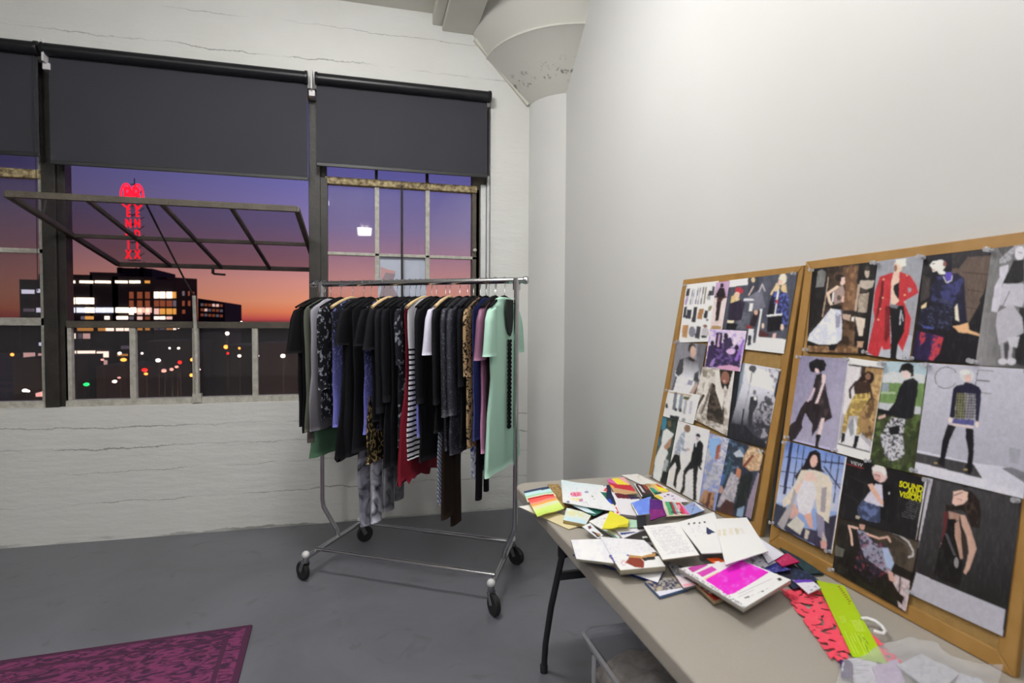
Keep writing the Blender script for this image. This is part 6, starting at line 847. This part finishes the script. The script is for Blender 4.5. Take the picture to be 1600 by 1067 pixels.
# open text pages on top
tsheet('paper_sheet', 'white page with a row of letters printed along its top', 'paper', 'T7', [395, 235, 690, 150, 800, 470, 590, 480], [.798, .800, .796, .793], .003, 'd8d8de', [('P', '4c4c58', [482, 240, 494, 236, 496, 250, 484, 254]), ('P', '4c4c58', [522, 236, 540, 232, 542, 246, 526, 250]), ('P', '4c4c58', [566, 232, 580, 229, 584, 243, 570, 246]), ('P', '4c4c58', [606, 228, 622, 225, 626, 238, 610, 241]), ('P', '2c3454', [630, 272, 700, 312, 640, 332, 628, 318]), ('N', '8890a8', .5, 6, .66, [480, 260, 620, 250, 640, 330, 540, 345]), ('P', '3c3c44', [395, 240, 404, 240, 585, 470, 565, 478])], k=1.25)
tsheet('paper_sheet', 'white page of dense small text lying askew in the middle', 'paper', 'T7', [128, 263, 402, 232, 572, 492, 282, 530], [.799, .803, .799, .796], .003, 'dadadf', [('T', 'a0a0ac', 170, 285, 230, -25, 150, 210, 20, 5)], k=1.25, side='b0a890')
tsheet('paper_sheet', 'slanting white page whose corner lifts toward the near pin board', 'paper', 'T7', [985, 340, 1040, 350, 1245, 487, 1120, 560], [.798, .800, .772, .775], .002, 'd0d0dc', [], k=1.2)
tsheet('paper_sheet', 'large white page with faint cream swatches, topmost of the pages', 'paper', 'T7', [690, 208, 948, 193, 1118, 462, 780, 568], [.803, .803, .802, .800], .003, 'd9d9e1', [('P', 'd0c8b8', [715, 300, 740, 290, 745, 345, 725, 350]), ('P', 'ccc8b0', [755, 290, 780, 285, 790, 340, 765, 345]), ('P', 'd4ccbc', [800, 285, 830, 280, 845, 335, 815, 340]), ('P', 'c8c4b0', [850, 280, 880, 278, 895, 328, 868, 332]), ('P', 'd4ccc4', [890, 282, 915, 280, 935, 325, 910, 330]), ('N', 'd9d9e1', .6, 9, .5, [710, 275, 940, 275, 945, 350, 715, 360])], k=1.25, wav=.003)
# colour books
tsheet('sketch_sheet', 'white sheet with scribbled black drawing beside the magenta swatch book', 'sketch', 'T7', [900, 520, 1075, 455, 1190, 545, 1070, 600], .768, .003, 'c8ccd4', [('N', '3c4048', .8, 14, .58, None), ('P', '24242c', [1055, 482, 1080, 478, 1085, 498, 1062, 502])])
tsheet('teal_cloth', 'dark teal cloth lying along the foot of the near pin board', 'cloth', 'T7', [1160, 385, 1230, 400, 1560, 640, 1430, 645], .748, .004, '14343c', [('N', '0c2028', .6, 40, .5, None)], wav=.004, mt=amat('teal cloth', .8, bs=.3))
tsheet('navy_cloth', 'dark navy patterned cloth beside the magenta swatch book', 'cloth', 'T7', [1150, 590, 1300, 560, 1520, 690, 1320, 760], .754, .004, '101a34', [('N', '24487c', .6, 20, .62, None), ('N', '0a0c1c', .8, 30, .5, None)], wav=.004, mt=amat('navy cloth', .7, bs=.3))
tsheet('sparkle_card', 'navy blue card with white speckles behind the magenta swatch book', 'card', 'T7', [1062, 578, 1195, 552, 1300, 610, 1125, 635], .765, .003, '20246c', [('N', 'a0a4dc', .9, 8, .66, None), ('N', '3438a0', .6, 20, .55, None)], mt=PAPER)
tsheet('crimson_card', 'crimson card with fine lines near the foot of the near pin board', 'card', 'T7', [1148, 515, 1275, 478, 1368, 545, 1232, 582], .770, .004, 'a81450', [('L', 'c8688c', 2, [1190, 545, 1290, 500]), ('L', 'c8688c', 2, [1200, 552, 1300, 515]), ('L', '2c2c60', 5, [1180, 555, 1215, 552]), ('P', '8c1030', [1160, 420, 1230, 430, 1240, 480, 1190, 470])], mt=PAPER)
tsheet('purple_card', 'small white card with violet top edge beside the coral lace', 'card', 'T7', [1312, 690, 1460, 688, 1535, 752, 1440, 800], .760, .003, 'd0ced8', [('P', '5c34a4', [1310, 686, 1465, 684, 1482, 705, 1340, 716]), ('N', '34343c', .8, 8, .64, [1400, 740, 1535, 735, 1450, 800])])
tsheet('red_book', 'red and brown book under the front of the magenta swatch book', 'book', 'T7', [525, 705, 640, 690, 765, 835, 690, 858], .758, .010, '8c2418', [('P', 'd8d4c8', [560, 730, 660, 720, 720, 790, 650, 800]), ('N', '4c1c14', .6, 30, .5, None)], side='a08c70')
tsheet('orange_card', 'orange and mint cards sticking out behind the magenta swatch book', 'card', 'T7', [630, 520, 720, 512, 850, 575, 760, 605], .774, .002, 'e05c24', [('P', '7cc0a8', [710, 560, 780, 545, 860, 580, 760, 605]), ('P', 'd8d8d8', [690, 548, 730, 540, 740, 556, 715, 562])])
sb = tsheet('swatch_book', 'swatch book open on bright magenta with a white captioned cover', 'swatch book', 'T7', [408, 598, 905, 530, 1300, 690, 925, 915], [.780, .782, .787, .782], .010, 'dcdce4', [
 ('P', 'b83c98', [480, 598, 598, 545, 642, 572, 522, 632]), ('P', 'c838a8', [552, 635, 672, 582, 714, 610, 598, 668]), ('P', 'd8c888', [620, 690, 610, 680, 720, 625, 725, 632]), ('P', 'e018c0', [618, 690, 905, 532, 1125, 630, 1030, 690, 860, 790, 800, 812]), ('N', 'ec60d4', .6, 46, .56, [618, 690, 905, 532, 1125, 630, 800, 812]),
 ('P', '1c1c20', [1188, 680, 1212, 672, 1230, 690, 1205, 700]), ('P', '24242c', [1065, 776, 1080, 772, 1085, 784, 1070, 788]), ('P', '5c5c64', [930, 830, 965, 815, 970, 826, 936, 842]), ('L', 'a8a8b4', 4, [860, 815, 1150, 680]), ('L', 'b4b4c0', 4, [880, 828, 1010, 768]), ('L', 'b4b4c0', 3, [980, 820, 1120, 755]), ('N', '3c3c44', .8, 7, .5, [408, 598, 430, 590, 945, 900, 925, 918])], side='b4b0ac', mt=PAPER)
# coral lace with its lime card and hook
LACE = amat('coral lace', .8, alpha=26., spec=.15); FRM['Z9'] = (1200, 880, .2125)
ls = tsheet('lace_fabric', 'coral pink lace fabric swatch lying open on the table', 'fabric', 'Z9', [95, 195, 400, 200, 1000, 735, 470, 715], .7450, .0008, 'e8485c', [('N', 'f05a68', .4, 40, .5, None)], wav=.003, mt=LACE, res=1.6)
tg = tsheet('hang_card', 'lime green hanging card lying over the coral lace fabric', 'hang card', 'Z9', [355, 125, 560, 168, 880, 740, 620, 682], [.753, .753, .750, .750], .0015, 'a2bc10', [('G', '9cb418', '98ba08', 400, 150, 750, 700, None)]+[('L', '7c2018', 7, [515+i*11, 178+i*15, 528+i*11, 172+i*15]) for i in range(8)]+[('L', '7c2018', 4, [590, 302, 606, 296])]+[('L', 'c4d468', 3, [520+i*7, 400+i*13, 560+i*6, 395+i*13]) for i in range(4)]+[('L', 'c4d468', 3, [610+i*6, 425+i*11, 680+i*5, 420+i*11]) for i in range(8)]+[('L', 'bcd058', 3, [560+i*26, 500+i*5, 640+i*26, 660+i*4]) for i in range(6)]+[('L', '2c5c20', 4, [700, 545, 735, 590]), ('L', '2c5c20', 4, [668, 532, 690, 580]), ('L', '2c5c20', 4, [715, 600, 738, 655])], wav=.002)
pts = [un(1200+a_*.2125, 880+b_*.2125, 2, .756) for a_, b_ in ((690, 408), (730, 405), (790, 425), (840, 465), (862, 500), (845, 520), (800, 508), (780, 500))]
f = MB(); f.tube(pts, .0042, 10); top(f, 'plastic_hook', mat('white hook plastic', 'e4e4e6', .35, var=.02), 'white plastic hook ring on the right edge of the lime card', 'hook', smooth='all')
# plastic sleeve of papers at the near edge
f = MB(); nx_, ny_ = 46, 34; V = []
for j in range(ny_+1):
    for i in range(nx_+1):
        u, v = i/nx_, j/ny_; p = un(1318+u*250-v*30, 1032+v*100-26*math.sin(math.pi*min(1, u*1.25))**2*(1-v)+(u*12 if u > .6 else 0), 2, .75); q = float(vnoise(np.array([u*9.]), np.array([v*7.]), 3)[0])*.6+float(vnoise(np.array([u*21.]), np.array([v*17.]), 5)[0])*.4
        V.append((p[0], p[1], .752+.022*q*(.4+.6*math.sin(math.pi*u))))
f.add(V, [(j*(nx_+1)+i, j*(nx_+1)+i+1, (j+1)*(nx_+1)+i+1, (j+1)*(nx_+1)+i) for j in range(ny_) for i in range(nx_)])
top(f, 'plastic_sleeve', glassm('crumpled clear plastic', (.9, .9, .93), 1., .12, 1.5, .28), 'crumpled clear plastic sleeve at the bottom edge of the photo', 'plastic sleeve', smooth='all')
for i, (cr, bs, lb_) in enumerate((([1325, 1030, 1362, 1024, 1395, 1085, 1340, 1085], 'c8c6cc', 'white ruled slip inside the left of the plastic sleeve'), ([1362, 1042, 1402, 1030, 1420, 1085, 1380, 1085], 'b4a0bc', 'lilac slip inside the middle of the plastic sleeve'), ([1400, 1040, 1440, 1022, 1500, 1052, 1460, 1085], 'b8b8bc', 'grey white papers inside the right of the plastic sleeve'), ([1500, 1052, 1530, 1060, 1560, 1090, 1480, 1090], 'bcbcc4', 'white paper corner furthest right in the plastic sleeve'))):
    tsheet('paper_slip', lb_, 'paper slip', 'P', cr, .747+.0015*i, .002, bs, [('N', '9c9ca4', .5, 4, .6, None)]+([('L', '8c8c94', .6, [1330, 1034+4*q, 1358, 1031+4*q]) for q in range(6)] if i == 0 else []), wav=.003)
tsheet('purple_ribbon', 'dark purple ribbon beside the white slips at the bottom of the photo', 'ribbon', 'P', [1312, 1031, 1332, 1034, 1334, 1062, 1314, 1056], .7475, .003, '3a1c54', [('L', 'c8c4d0', 2, [1318, 1036, 1316, 1048])], wav=.004)
